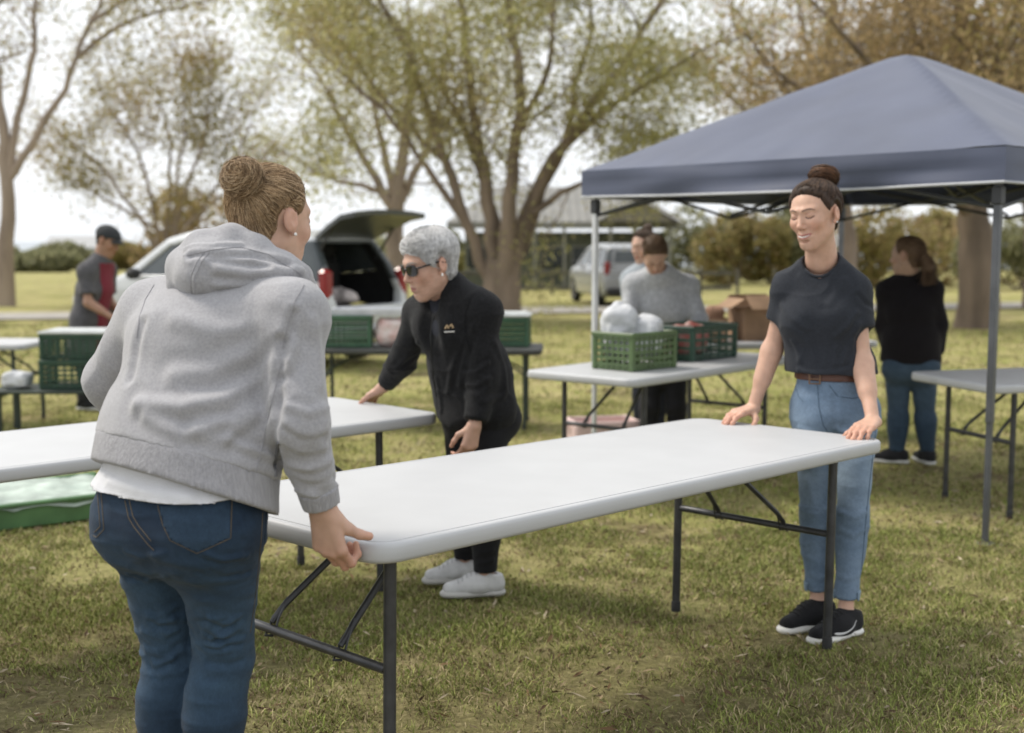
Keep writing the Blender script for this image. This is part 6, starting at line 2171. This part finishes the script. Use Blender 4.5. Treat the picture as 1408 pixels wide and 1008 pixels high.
# ================= grey haired woman in black jacket and sunglasses
def woman_in_black():
    J = dict(
        pel=at(655, 562, 5.17), wai=at(645, 506, 5.17), che=at(626, 444, 5.17), nb=at(614, 400, 5.14), head=at(590, 362, 5.06),
        shR=at(578, 432, 5.30), elR=at(551, 500, 5.46), wrR=Vector((-.575, 5.55, .815)),
        shL=at(664, 428, 5.04), elL=at(664, 520, 5.02), wrL=at(652, 586, 4.96),
        rp=nv(-.72, .69, 0), rc=nv(-.72, .69, 0))
    g = dict(DEF_G, pel=.106, wai=.100, che=.106, sho=.050, bs=.85, thi=.076, kne=.054, ank=.036, fp=1.3, fc=1.3, butt=1.0)
    J['g'] = g
    J['hipR'] = J['pel'] + J['rp'] * .085 - Vector((0, 0, .03)); J['hipL'] = J['pel'] - J['rp'] * .085 - Vector((0, 0, .03))
    J['knR'] = at(640, 690, 5.22); J['knL'] = at(664, 690, 5.04)
    J['anR'] = at(640, 770, 5.30); J['anL'] = at(668, 793, 5.08); J['anR'].z = J['anL'].z = .085
    J['toeR'] = nv(-.97, -.22, 0); J['toeL'] = nv(-.98, -.16, 0)
    J['face'] = nv(-.82, -.50, -.32); J['hs'] = 1.12
    root = person_base('grey haired woman in black jacket and sunglasses leaning on a white table', J)
    skin = (.47, .29, .215)
    M, HV, HF, HC, HW_ = place_head(J, .0025, skin, neck_r=(.048, .054), smile=0, lids=False, wrinkle=.7, brow=(.3, .28, .26), lips=(.36, .16, .14), jaw=1.06)
    gR = dict(fwd=nv(-.45, .55, -.42), back=nv(-.2, .3, .9), side=nv(-.7, -.6, 0), curls=(6, 14, 12), thumb=[(.5, -.2, .8), (.8, -.25, .45), (.9, -.2, .25)], s=1.02)
    gL = dict(fwd=nv(-.25, -.1, -.95), back=nv(.55, -.8, -.1), side=nv(-.9, -.4, 0), curls=(28, 42, 30), thumb=[(.6, -.3, .6), (.9, -.3, .2), (.9, -.35, 0)], s=1.0)
    aL = arm_mesh(J['shL'], J['elL'], J['wrL'], g, gL, .0045, skin)
    join_skin([(HW_, HF, HC), arm_mesh(J['shR'], J['elR'], J['wrR'], g, gR, .004, skin), aL, core_skin(J, skin)], root)
    BT = fabric('black_trousers', (.012, .012, .014), .9, bump=.15)
    lo, hi = bbox([J['pel'], J['wai'], J['knR'], J['knL'], J['anR'], J['anL']], .22); lo[2] = .08
    F = Field(lo, hi, .007)
    hips(F, J, .010); shins(F, J, .012)
    for s in 'RL': F.cut(J['an' + s] + Vector((0, 0, .020)), (0, 0, -1), where=(J['an' + s], .12))
    F.cut(J['wai'], (0, 0, 1))
    finish('trousers', F, BT, root, [([(640, 770), (660, 775), (678, 770)], .004, .010), ([(642, 755), (660, 760), (678, 756)], .003, .010)], [(.0025, (9, 9, 18), 23)])
    # jacket
    F = Field(*bbox([J[k] for k in ('pel', 'wai', 'che', 'nb', 'shR', 'shL', 'elR', 'elL', 'wrR', 'wrL')], .19), .006)
    torso(F, J, .026, .05)
    F.cap(J['pel'] + Vector((0, 0, .0)), J['wai'], g['pel'] + .034, g['wai'] + .032, .05, flat=(J['rp'], 1.36))
    hp = plane3(at(585, 566, 5.3), at(650, 598, 5.0), at(706, 585, 5.2))
    F.cut(*hp)
    fw = Vector((-J['rc'].y, J['rc'].x, 0))
    # open front: wedge down the chest
    F.cap(J['che'] + fw * .20 + Vector((0, 0, .05)), J['pel'] + fw * .22 + Vector((0, 0, .02)), .075, .060, .01, op='s')
    G = F.like()
    for s in 'RL':
        G.cap(J['sh' + s], J['el' + s], .068, .060, .035)
        G.cap(J['el' + s], J['el' + s].lerp(J['wr' + s], .9), .060, .045, .02)
        d = (J['wr' + s] - J['el' + s]).normalized()
        G.cut(J['el' + s].lerp(J['wr' + s], .86), d, where=(J['wr' + s], .13))
    F.merge(G, .03)
    # standing collar
    F.cap(J['nb'] - Vector((0, 0, .01)), J['nb'].lerp(J['head'], .42), .078, .074, .02)
    F.cap(J['nb'] - Vector((0, 0, .02)), J['head'], .060, .058, .006, op='s')
    F.cap(J['nb'] + fw * .10 + Vector((0, 0, -.05)), J['nb'] + fw * .09 + Vector((0, 0, .12)), .048, .06, .01, op='s')
    JK = fabric('black_fleece', (.011, .011, .012), .95, var=.3, vscale=90, bump=.5, bscale=260)
    fl = [([(650, 450), (640, 490), (632, 530)], .006, .014), ([(640, 460), (625, 500), (615, 540)], .005, .014), ([(670, 500), (655, 512), (640, 514)], .006, .010),
          ([(672, 520), (656, 530), (642, 530)], .006, .010), ([(680, 470), (690, 500), (694, 540)], .005, .014), ([(575, 470), (560, 490), (545, 508)], .004, .010),
          ([(570, 490), (552, 505), (540, 512)], -.004, .009), ([(640, 545), (665, 552), (690, 545)], .005, .014), ([(600, 520), (604, 545), (606, 565)], .004, .012)]
    jk, V, Fc = finish('jacket', F, JK, root, fl, [(.003, (6, 6, 8), 27), (.0015, 20, 28), (.006, (4, 4, 6), 29, 1), (.003, (9, 9, 12), 30, 1)])
    DKS = fabric('black_seam', (.006, .006, .007), .9)
    seam('zip_edge', V, Fc, [[(596, 432), (592, 460), (594, 500), (600, 545)]], .0028, mat('zip_dark', (.04, .04, .04), .4, metal=.5), jk)
    seam('armhole_seam', V, Fc, [[(648, 408), (640, 430), (640, 460), (648, 485)]], .0025, DKS, jk)
    # small embroidered chest emblem
    EM = mat('emblem_thread', (.42, .30, .17), .8); EM2 = mat('emblem_thread_white', (.62, .6, .56), .8)
    seam('emblem', V, Fc, [[(612, 452), (615, 447), (617, 452)]], .004, EM, jk, step=2)
    seam('emblem', V, Fc, [[(618, 449), (621, 446), (623, 451)]], .004, EM, jk, step=2)
    seam('emblem', V, Fc, [[(611, 456.5), (617, 456.2), (625, 456)]], .0028, EM2, jk, step=2)
    # dark top under the jacket
    F = Field(*bbox([J[k] for k in ('pel', 'wai', 'che', 'nb')], .2), .008)
    torso(F, dict(J), .010, .05); F.cut(J['pel'] - Vector((0, 0, .02)), (0, 0, -1))
    F.cap(J['nb'] + fw * .01, J['head'], .062, .06, .006, op='s')
    finish('inner_top', F, fabric('navy_knit', (.018, .02, .028), .9), root, [], [(.003, (8, 8, 8), 3)])
    # short layered grey hair
    base = (.66, .655, .65)
    vol = lambda P: .005 * sstep(-.02, .06, P[:, 2]) + .006 * np.exp(-(((P[:, 2] - .06) / .05) ** 2 + ((P[:, 1] + .02) / .08) ** 2))
    hr, cV, cF = hair_cap(HV, HF, M, root, base, thick=.012, low=-.070, vol=vol, front=.012)
    R = np.random.default_rng(19)
    N = vnormals(cV, cF); n = 6500
    ix = R.integers(0, len(cV), n)
    crown = np.array([0.01, -.05, .115])
    bvc = bvh_of(cV, cF); out = []
    for i in ix:
        p = cV[i]; nn = N[i]
        t = p - crown; t -= nn * (t @ nn); t /= max(np.linalg.norm(t), 1e-6)
        fr = float(sstep(-.01, .05, p[1]) * sstep(.02, .06, p[2]))
        t = t * (1 - fr) + fr * np.array([.75 if p[0] > -.02 else -.55, -.45, .05])
        t = t + R.normal(0, .07, 3); L = R.uniform(.030, .060)
        lift = R.uniform(.0, .007) + .004 * fr
        row = []; q = Vector(p - t * L * .4)
        for s_ in np.linspace(0, 1, 7):
            hq = bvc.find_nearest(Vector(p + t * L * (1.4 * s_ - .4)))
            row.append((hq[0] + hq[1] * (.0006 + lift * math.sin(math.pi * min(1, s_ * .75)) + .004 * s_ * s_ * (1 if p[2] < .0 else .35)))[:])
        out.append(row)
    pal = np.array([[.62, .615, .61], [.72, .715, .71], [.80, .795, .79], [.50, .495, .49]])
    strands('hair_strands', np.array(out), .0006 + .0004 * R.random(n), pal[R.choice(4, n, p=[.30, .34, .24, .12])], HAIR, hr, M=M)
    # sunglasses
    gl = empty('sunglasses'); gl.parent = root
    FRM = mat('sunglass_frame', (.012, .010, .010), .2); LNS = mat('sunglass_lens', (.010, .010, .012), .06)
    for s in (-1, 1):
        prof = []
        for k in range(20):
            a = 2 * math.pi * k / 20
            x = .0265 * math.copysign(abs(math.cos(a)) ** .75, math.cos(a)); z = .0195 * math.copysign(abs(math.sin(a)) ** .75, math.sin(a))
            X = s * .034 + x; prof.append(Vector((X, .098 - 4.2 * X * X, .004 + z)))
        lm = MB(); cen = Vector((s * .034, .1005 - 4.2 * .034 ** 2, .004))
        lm.add([M @ p for p in prof] + [M @ (p + Vector((0, -.003, 0))) for p in prof] + [M @ cen],
               [(i, (i + 1) % 20, 40) for i in range(20)] + [(i, 20 + i, 20 + (i + 1) % 20, (i + 1) % 20) for i in range(20)] + [tuple(range(39, 19, -1))])
        lm.build('lens', LNS, gl, smooth=True)
        MB().tube([M @ p for p in prof + prof[:2]], .0028, 6).build('lens_rim', FRM, gl, smooth=True)
        MB().tube([M @ Vector((s * .060, .082, .010)), M @ Vector((s * .073, .070, .010)), M @ Vector((s * .0815, .0, .008)), M @ Vector((s * .084, -.025, -.004))], [.0045, .0042, .003, .0025], 6).build('temple_arm', FRM, gl, smooth=True)
    MB().tube([M @ Vector((-.010, .099, .010)), M @ Vector((0, .1035, .012)), M @ Vector((.010, .099, .010))], .0025, 6).build('bridge', FRM, gl, smooth=True)
    e = M @ Vector((-.083, .004, -.040))
    MB().lathe([(.0005, -.006), (.004, -.004), (.005, 0), (.003, .004), (.0005, .007)], 10, Matrix.Translation(e)).build('earring', MATS.get('pearl') or mat('pearl', (.8, .78, .74), .2), root, smooth=True)
    U = fabric('white_knit_upper', (.56, .56, .565), .8, bump=.4); S = mat('white_foam_sole', (.44, .43, .41), .6); LC = fabric('white_lace', (.40, .40, .41), .9)
    for s in 'RL': shoe(J, s, root, U, S, LC, size=1.0)
    settle(root, ((J['anR'].x + J['anL'].x) / 2, (J['anR'].y + J['anL'].y) / 2, 0))


woman_in_black()
# ================= people further back
def bystander(label, J, skin, top, bottom, sleeve='long', h=.010, g=None, top_inf=.020, hem=None, hair=None, hair_kw=None, shoes=((.02, .02, .022), (.6, .6, .58)), folds=(), hands=None,
              bot_inf=.012, colfn=None, top_name='sweater', bot_name='trousers', smile=0):
    J['g'] = dict(DEF_G, **(g or {}))
    for s, sg in (('R', 1), ('L', -1)):
        J.setdefault('hip' + s, J['pel'] + J['rp'] * (.085 * sg) - Vector((0, 0, .03)))
        J['an' + s].z = J['zg'] + .085
    root = person_base(label, J)
    M, HV, HF, HC, HW_ = place_head(J, .004, skin, neck_r=(.052, .058), brow=(.05, .035, .025), smile=smile)
    parts = [(HW_, HF, HC), core_skin(J, skin, .012)]
    for s in 'RL':
        el, wr = J['el' + s], J['wr' + s]
        fwd = (wr - el).normalized()
        side = J.get('side' + s, Vector((-J['rc'].y, J['rc'].x, 0)))
        bk = J['rc'] * (1 if s == 'R' else -1)
        hk = dict(fwd=fwd, back=J.get('back' + s, bk), side=side, curls=(20, 30, 22), thumb=[(.6, -.2, .7), (.85, -.3, .35), (.9, -.3, .1)], s=1.0)
        if hands and s in hands: hk.update(hands[s])
        parts.append(arm_mesh(J['sh' + s], el, wr, J['g'], hk, .006, skin))
    join_skin(parts, root)
    g = J['g']
    lo, hi = bbox([J['pel'], J['wai'], J['knR'], J['knL'], J['anR'], J['anL']], .22); lo[2] = J['zg'] + .05
    F = Field(lo, hi, h)
    hips(F, J, bot_inf); shins(F, J, bot_inf + .004)
    for s in 'RL': F.cut(J['an' + s] + Vector((0, 0, .0)), (0, 0, -1), where=(J['an' + s], .12))
    F.cut(J['wai'], (0, 0, 1))
    finish(bot_name, F, bottom, root, [], [(.004, (8, 8, 16), 5)], colfn)
    F = Field(*bbox([J[k] for k in ('pel', 'wai', 'che', 'nb', 'shR', 'shL', 'elR', 'elL', 'wrR', 'wrL')], .19), h)
    torso(F, J, top_inf)
    F.cap(J['pel'] + Vector((0, 0, .04)), J['wai'], g['pel'] + top_inf, g['wai'] + top_inf, .05, flat=(J['rp'], 1.36))
    F.cut(J['pel'] + Vector((0, 0, .03 if hem is None else hem)), (0, 0, -1))
    G = F.like()
    for s in 'RL':
        sh, el, wr = J['sh' + s], J['el' + s], J['wr' + s]
        if sleeve == 'long':
            G.cap(sh, el, g['uarm'] + .022, g['elb'] + .024, .03); G.cap(el, el.lerp(wr, .92), g['elb'] + .024, g['wri'] + .018, .02)
            G.cut(el.lerp(wr, .88), wr - el, where=(wr, .13))
        else:
            G.cap(sh, sh.lerp(el, .85), g['uarm'] + .020, g['uarm'] + .026, .03)
            G.cut(sh.lerp(el, .74), el - sh, where=(el, .16))
    F.merge(G, .03)
    F.cap(J['nb'], J['head'], .064, .060, .008, op='s')
    tp, tV, tF = finish(top_name, F, top, root, folds, [(.005, (6, 6, 9), 7), (.002, 18, 8)])
    if hair: hair(root, M, HV, HF)
    U = fabric('dark_shoe_%d' % len(MATS), shoes[0], .8); S = mat('pale_sole_%d' % len(MATS), shoes[1], .6)
    for s in 'RL': shoe(J, s, root, U, S, None, size=J.get('ss', 1.0), h=.007)
    settle(root, ((J['anR'].x + J['anL'].x) / 2, (J['anR'].y + J['anL'].y) / 2, J['zg']))
    return root, M, tV, tF, tp


def short_hair(col, thick=.012, front=.0, low=-.07):
    def fn(root, M, HV, HF):
        hr, cV, cF = hair_cap(HV, HF, M, root, col, thick=thick, low=low, front=front)
        R = np.random.default_rng(3)
        P = comb(cV, cF, Vector((.0, -.06, .11)), 500, 3, m=6, lift=.002, bulge=.004, length=.35)
        strands('hair_strands', P, np.full(len(P), .0016), np.tile(np.array(col), (len(P), 1)) * R.uniform(.6, 1.6, (len(P), 1)), HAIR, hr, M=M)
    return fn


# woman in black sweater with long hair, back turned, under the tent
z8 = ground_z(2.6, 8.3)
Y = 8.3
J = dict(zg=z8, pel=at(1252, 499, Y), wai=at(1252, 464, Y), che=at(1251, 424, Y), nb=at(1252, 384, Y), head=at(1247, 351, Y - .03),
         shR=at(1281, 400, Y - .04), elR=at(1291, 447, Y - .02), wrR=at(1289, 490, Y + .06), shL=at(1221, 400, Y + .04), elL=at(1215, 447, Y + .08), wrL=at(1222, 488, Y + .16),
         rp=nv(.96, -.25, 0), rc=nv(.95, -.30, 0), knR=at(1272, 574, Y), knL=at(1235, 572, Y + .03), anR=at(1275, 636, Y - .02), anL=at(1233, 634, Y),
         toeR=nv(-.1, 1, 0), toeL=nv(-.92, .25, 0), face=nv(-.72, .66, -.08), hs=1.06)


def long_hair(root, M, HV, HF):
    col = (.14, .088, .055)
    hr, cV, cF = hair_cap(HV, HF, M, root, col, thick=.014, low=-.085)
    R = np.random.default_rng(8); out = []
    for k in range(900):
        p = cV[R.integers(0, len(cV))]
        base = np.array([R.normal(0, .012), -.095 + R.normal(0, .008), .02])
        t = np.linspace(0, 1, 6)[:, None]
        a = p + (base - p) * t * 1.0; a = a + (a - np.array([0, -.01, .02])) * (.18 * np.sin(np.pi * t))
        end = np.array([R.normal(.02, .030), -.125 + R.normal(0, .018), -.15 - R.random() * .05])
        t2 = np.linspace(0, 1, 8)[1:, None]
        b = base + (end - base) * t2 + np.array([.010, -.02, 0]) * np.sin(np.pi * t2) * R.normal(1, .5)
        out.append(np.concatenate([a, b]))
    pal = np.array([[.10, .062, .038], [.16, .10, .062], [.24, .155, .10]])
    strands('hair_strands', np.array(out), .0014 + .0006 * R.random(len(out)), pal[R.integers(0, 3, len(out))], HAIR, hr, M=M)
    Fp = Field((-.09, -.19, -.24), (.12, -.03, .06), .006)
    Fp.cap((0, -.092, .02), (.015, -.125, -.09), .026, .036, .01); Fp.cap((.015, -.125, -.09), (.02, -.122, -.18), .036, .016, .02)
    v, f = Fp.mesh(); Mn = np.array(M, np.float32)
    link('ponytail', np_mesh('ponytail', v @ Mn[:3, :3].T + Mn[:3, 3], f, True, np.tile(np.array(col), (len(v), 1))), HAIR, hr)


bystander('long haired woman in black sweater and jeans with her back turned under the tent', J, (.5, .33, .25), fabric('black_knit', (.013, .011, .013), .95),
          fabric('mid_blue_denim', (.05, .09, .15), .9, attr='Col'), g=dict(pel=.116, wai=.102, che=.108, thi=.080, kne=.053, ank=.036, fp=1.3), hair=long_hair,
          colfn=denim((.035, .058, .09), (.07, .105, .15), .5, .25, 51), hem=.0, bot_name='jeans', top_inf=.022)

# man in cap at the left table
Y = 11.35; x0 = at(125, 400, Y).x; z11 = ground_z(x0, Y)
J = dict(zg=z11, pel=at(120, 478, Y), wai=at(122, 440, Y), che=at(130, 396, Y), nb=at(138, 358, Y), head=at(148, 331, Y),
         shR=at(119, 374, Y - .17), elR=at(121, 416, Y - .22), wrR=at(155, 437, Y - .25), shL=at(148, 372, Y + .17), elL=at(150, 415, Y + .2), wrL=at(172, 436, Y + .05),
         rp=nv(-.12, -1, 0), rc=nv(-.12, -1, 0), knR=at(120, 540, Y - .08), knL=at(124, 540, Y + .08), anR=at(118, 585, Y - .1), anL=at(122, 580, Y + .1),
         toeR=nv(1, -.15, 0), toeL=nv(1, .1, 0), face=nv(.92, -.20, -.42), hs=1.12)


def cap_hair(root, M, HV, HF):
    hr, cV, cF = hair_cap(HV, HF, M, root, (.03, .022, .018), thick=.006, low=-.06)
    CM = fabric('dark_cap_cloth', (.035, .038, .040), .85)
    F = Field((-.11, -.13, -.01), (.11, .20, .15), .005)
    F.ell((0, -.010, .040), (.088, .108, .086)); F.cut((0, 0, .034), (0, .12, -1))
    v, f = F.mesh(); v = relax(v, f, 2); Mn = np.array(M, np.float32)
    cp = link('cap', np_mesh('cap', v @ Mn[:3, :3].T + Mn[:3, 3], f), CM, root)
    u = np.linspace(-1, 1, 15); vv = []
    for t in (0, .5, 1):
        for q in u:
            y = .060 + .030 * (1 - q * q) + t * .062 * (1 - .55 * q * q)
            vv.append((q * .074 * (1 - .12 * t), y, .046 - .018 * q * q - .012 * t))
    vv = np.array(vv, np.float32); vb = vv - np.array([0, 0, .004], np.float32)
    fs = []
    for o_ in (0, 45):
        for r in range(2):
            for k in range(14): a = o_ + r * 15 + k; fs.append((a, a + 1, a + 16, a + 15) if o_ == 0 else (a, a + 15, a + 16, a + 1))
    for k in range(14): fs.append((30 + k, 31 + k, 76 + k, 75 + k))
    V = np.concatenate([vv, vb])
    link('peak', np_mesh('peak', V @ Mn[:3, :3].T + Mn[:3, 3], np.array(fs)), CM, cp)
    MB().lathe([(.002, .006), (.008, .003), (.009, 0)], 10, M @ Matrix.Translation((0, -.01, .124))).build('cap_button', CM, cp)


GRT = fabric('grey_workshirt', (.085, .083, .088), .9, var=.15)
root, M, tV, tF, tp = bystander('man in dark cap and grey shirt with maroon front sorting food by the white car', J, (.33, .19, .125), GRT, fabric('dark_trousers', (.03, .03, .034), .9), sleeve='short',
                                g=dict(pel=.122, wai=.118, che=.125, sho=.062, uarm=.048, bust=False, fp=1.3, fc=1.3), hair=cap_hair, hem=-.10, top_name='shirt', top_inf=.024)
# maroon front panel of the shirt
nn = np.array(J['rc'].cross(Vector((0, 0, 1)))); nn = np.array((-J['rc'].y, J['rc'].x, 0)); nn = np.array((1.0, -.15, 0))
Nv = vnormals(tV, tF); sidec = (tV - np.array(J['che'])) @ np.array(J['rc'])
msk = ((Nv @ nn) > .28) & (np.abs(sidec) < .125) & (tV[:, 2] > J['pel'].z - .09) & (tV[:, 2] < J['nb'].z - .02)
keep = msk[tF].all(1); used = np.unique(tF[keep]); rm = np.full(len(tV), -1); rm[used] = np.arange(len(used))
link('front_panel', np_mesh('front_panel', tV[used] + Nv[used] * .004, rm[tF[keep]]), fabric('maroon_cloth', (.16, .022, .035), .85), tp)

# person in grey sweatshirt bending over the crates
Y = 8.75; xz = at(905, 500, Y).x; z9 = ground_z(xz, Y)
J = dict(zg=z9, hw=.98, pel=at(911, 505, Y + .18), wai=at(910, 462, Y + .14), che=at(909, 418, Y + .02), nb=at(906, 376, Y - .10), head=at(900, 349, Y - .20),
         shR=at(871, 392, Y - .02), elR=at(862, 438, Y - .12), wrR=at(884, 446, Y - .34), shL=at(946, 394, Y + .02), elL=at(962, 440, Y - .05), wrL=at(958, 462, Y - .28),
         rp=nv(-1, .1, 0), rc=nv(-1, .05, 0), knR=at(893, 560, Y + .10), knL=at(930, 560, Y + .10), anR=at(891, 620, Y + .1), anL=at(930, 620, Y + .1),
         toeR=nv(-.2, -1, 0), toeL=nv(.15, -1, 0), face=nv(.05, -.55, -.83), hup=(0, -.8, .6), hs=1.08)
bystander('person in grey sweatshirt bending over the crates inside the tent', J, (.5, .32, .24), fabric('grey_sweatshirt', (.40, .41, .43), .92, var=.15, vscale=40), fabric('black_jeans', (.016, .016, .019), .9),
          g=dict(pel=.122, wai=.125, che=.132, sho=.050, thi=.085, bust=False, fp=1.3, fc=1.25), hair=short_hair((.12, .075, .045), .008), hem=.02, top_name='sweatshirt', top_inf=.026)
# second person half hidden behind
Y = 9.75; xz = at(880, 500, Y).x; z9 = ground_z(xz, Y)
J = dict(zg=z9, pel=at(892, 478, Y), wai=at(892, 442, Y), che=at(891, 405, Y), nb=at(889, 368, Y), head=at(885, 338, Y),
         shR=at(866, 384, Y + .05), elR=at(864, 425, Y + .1), wrR=at(878, 455, Y - .05), shL=at(916, 384, Y - .04), elL=at(925, 425, Y), wrL=at(910, 455, Y - .15),
         rp=nv(-.9, .43, 0), rc=nv(-.9, .43, 0), knR=at(882, 540, Y), knL=at(905, 540, Y), anR=at(880, 595, Y), anL=at(905, 595, Y),
         toeR=nv(-.5, -1, 0), toeL=nv(-.3, -1, 0), face=nv(-.75, -.62, -.22), hs=1.05)


def bun_hair(root, M, HV, HF):
    short_hair((.06, .036, .022), .012)(root, M, HV, HF)
    c = Vector((0, -.07, .115)); F = Field(np.array(c) - .07, np.array(c) + .07, .006); F.ell(c, (.038, .034, .036))
    v, f = F.mesh(); v = v + vnormals(v, f) * (.004 * vnoise(v, 50, 1))[:, None]; Mn = np.array(M, np.float32)
    link('bun', np_mesh('bun', v @ Mn[:3, :3].T + Mn[:3, 3], f, True, np.tile(np.array((.06, .036, .022)), (len(v), 1))), HAIR, root)


bystander('person with brown hair knot standing behind the bending person in the tent', J, (.5, .32, .24), fabric('pale_blue_shirt', (.32, .35, .38), .9), fabric('navy_trousers', (.02, .022, .03), .9),
          g=dict(bust=False), hair=bun_hair, hem=.0, top_name='shirt')
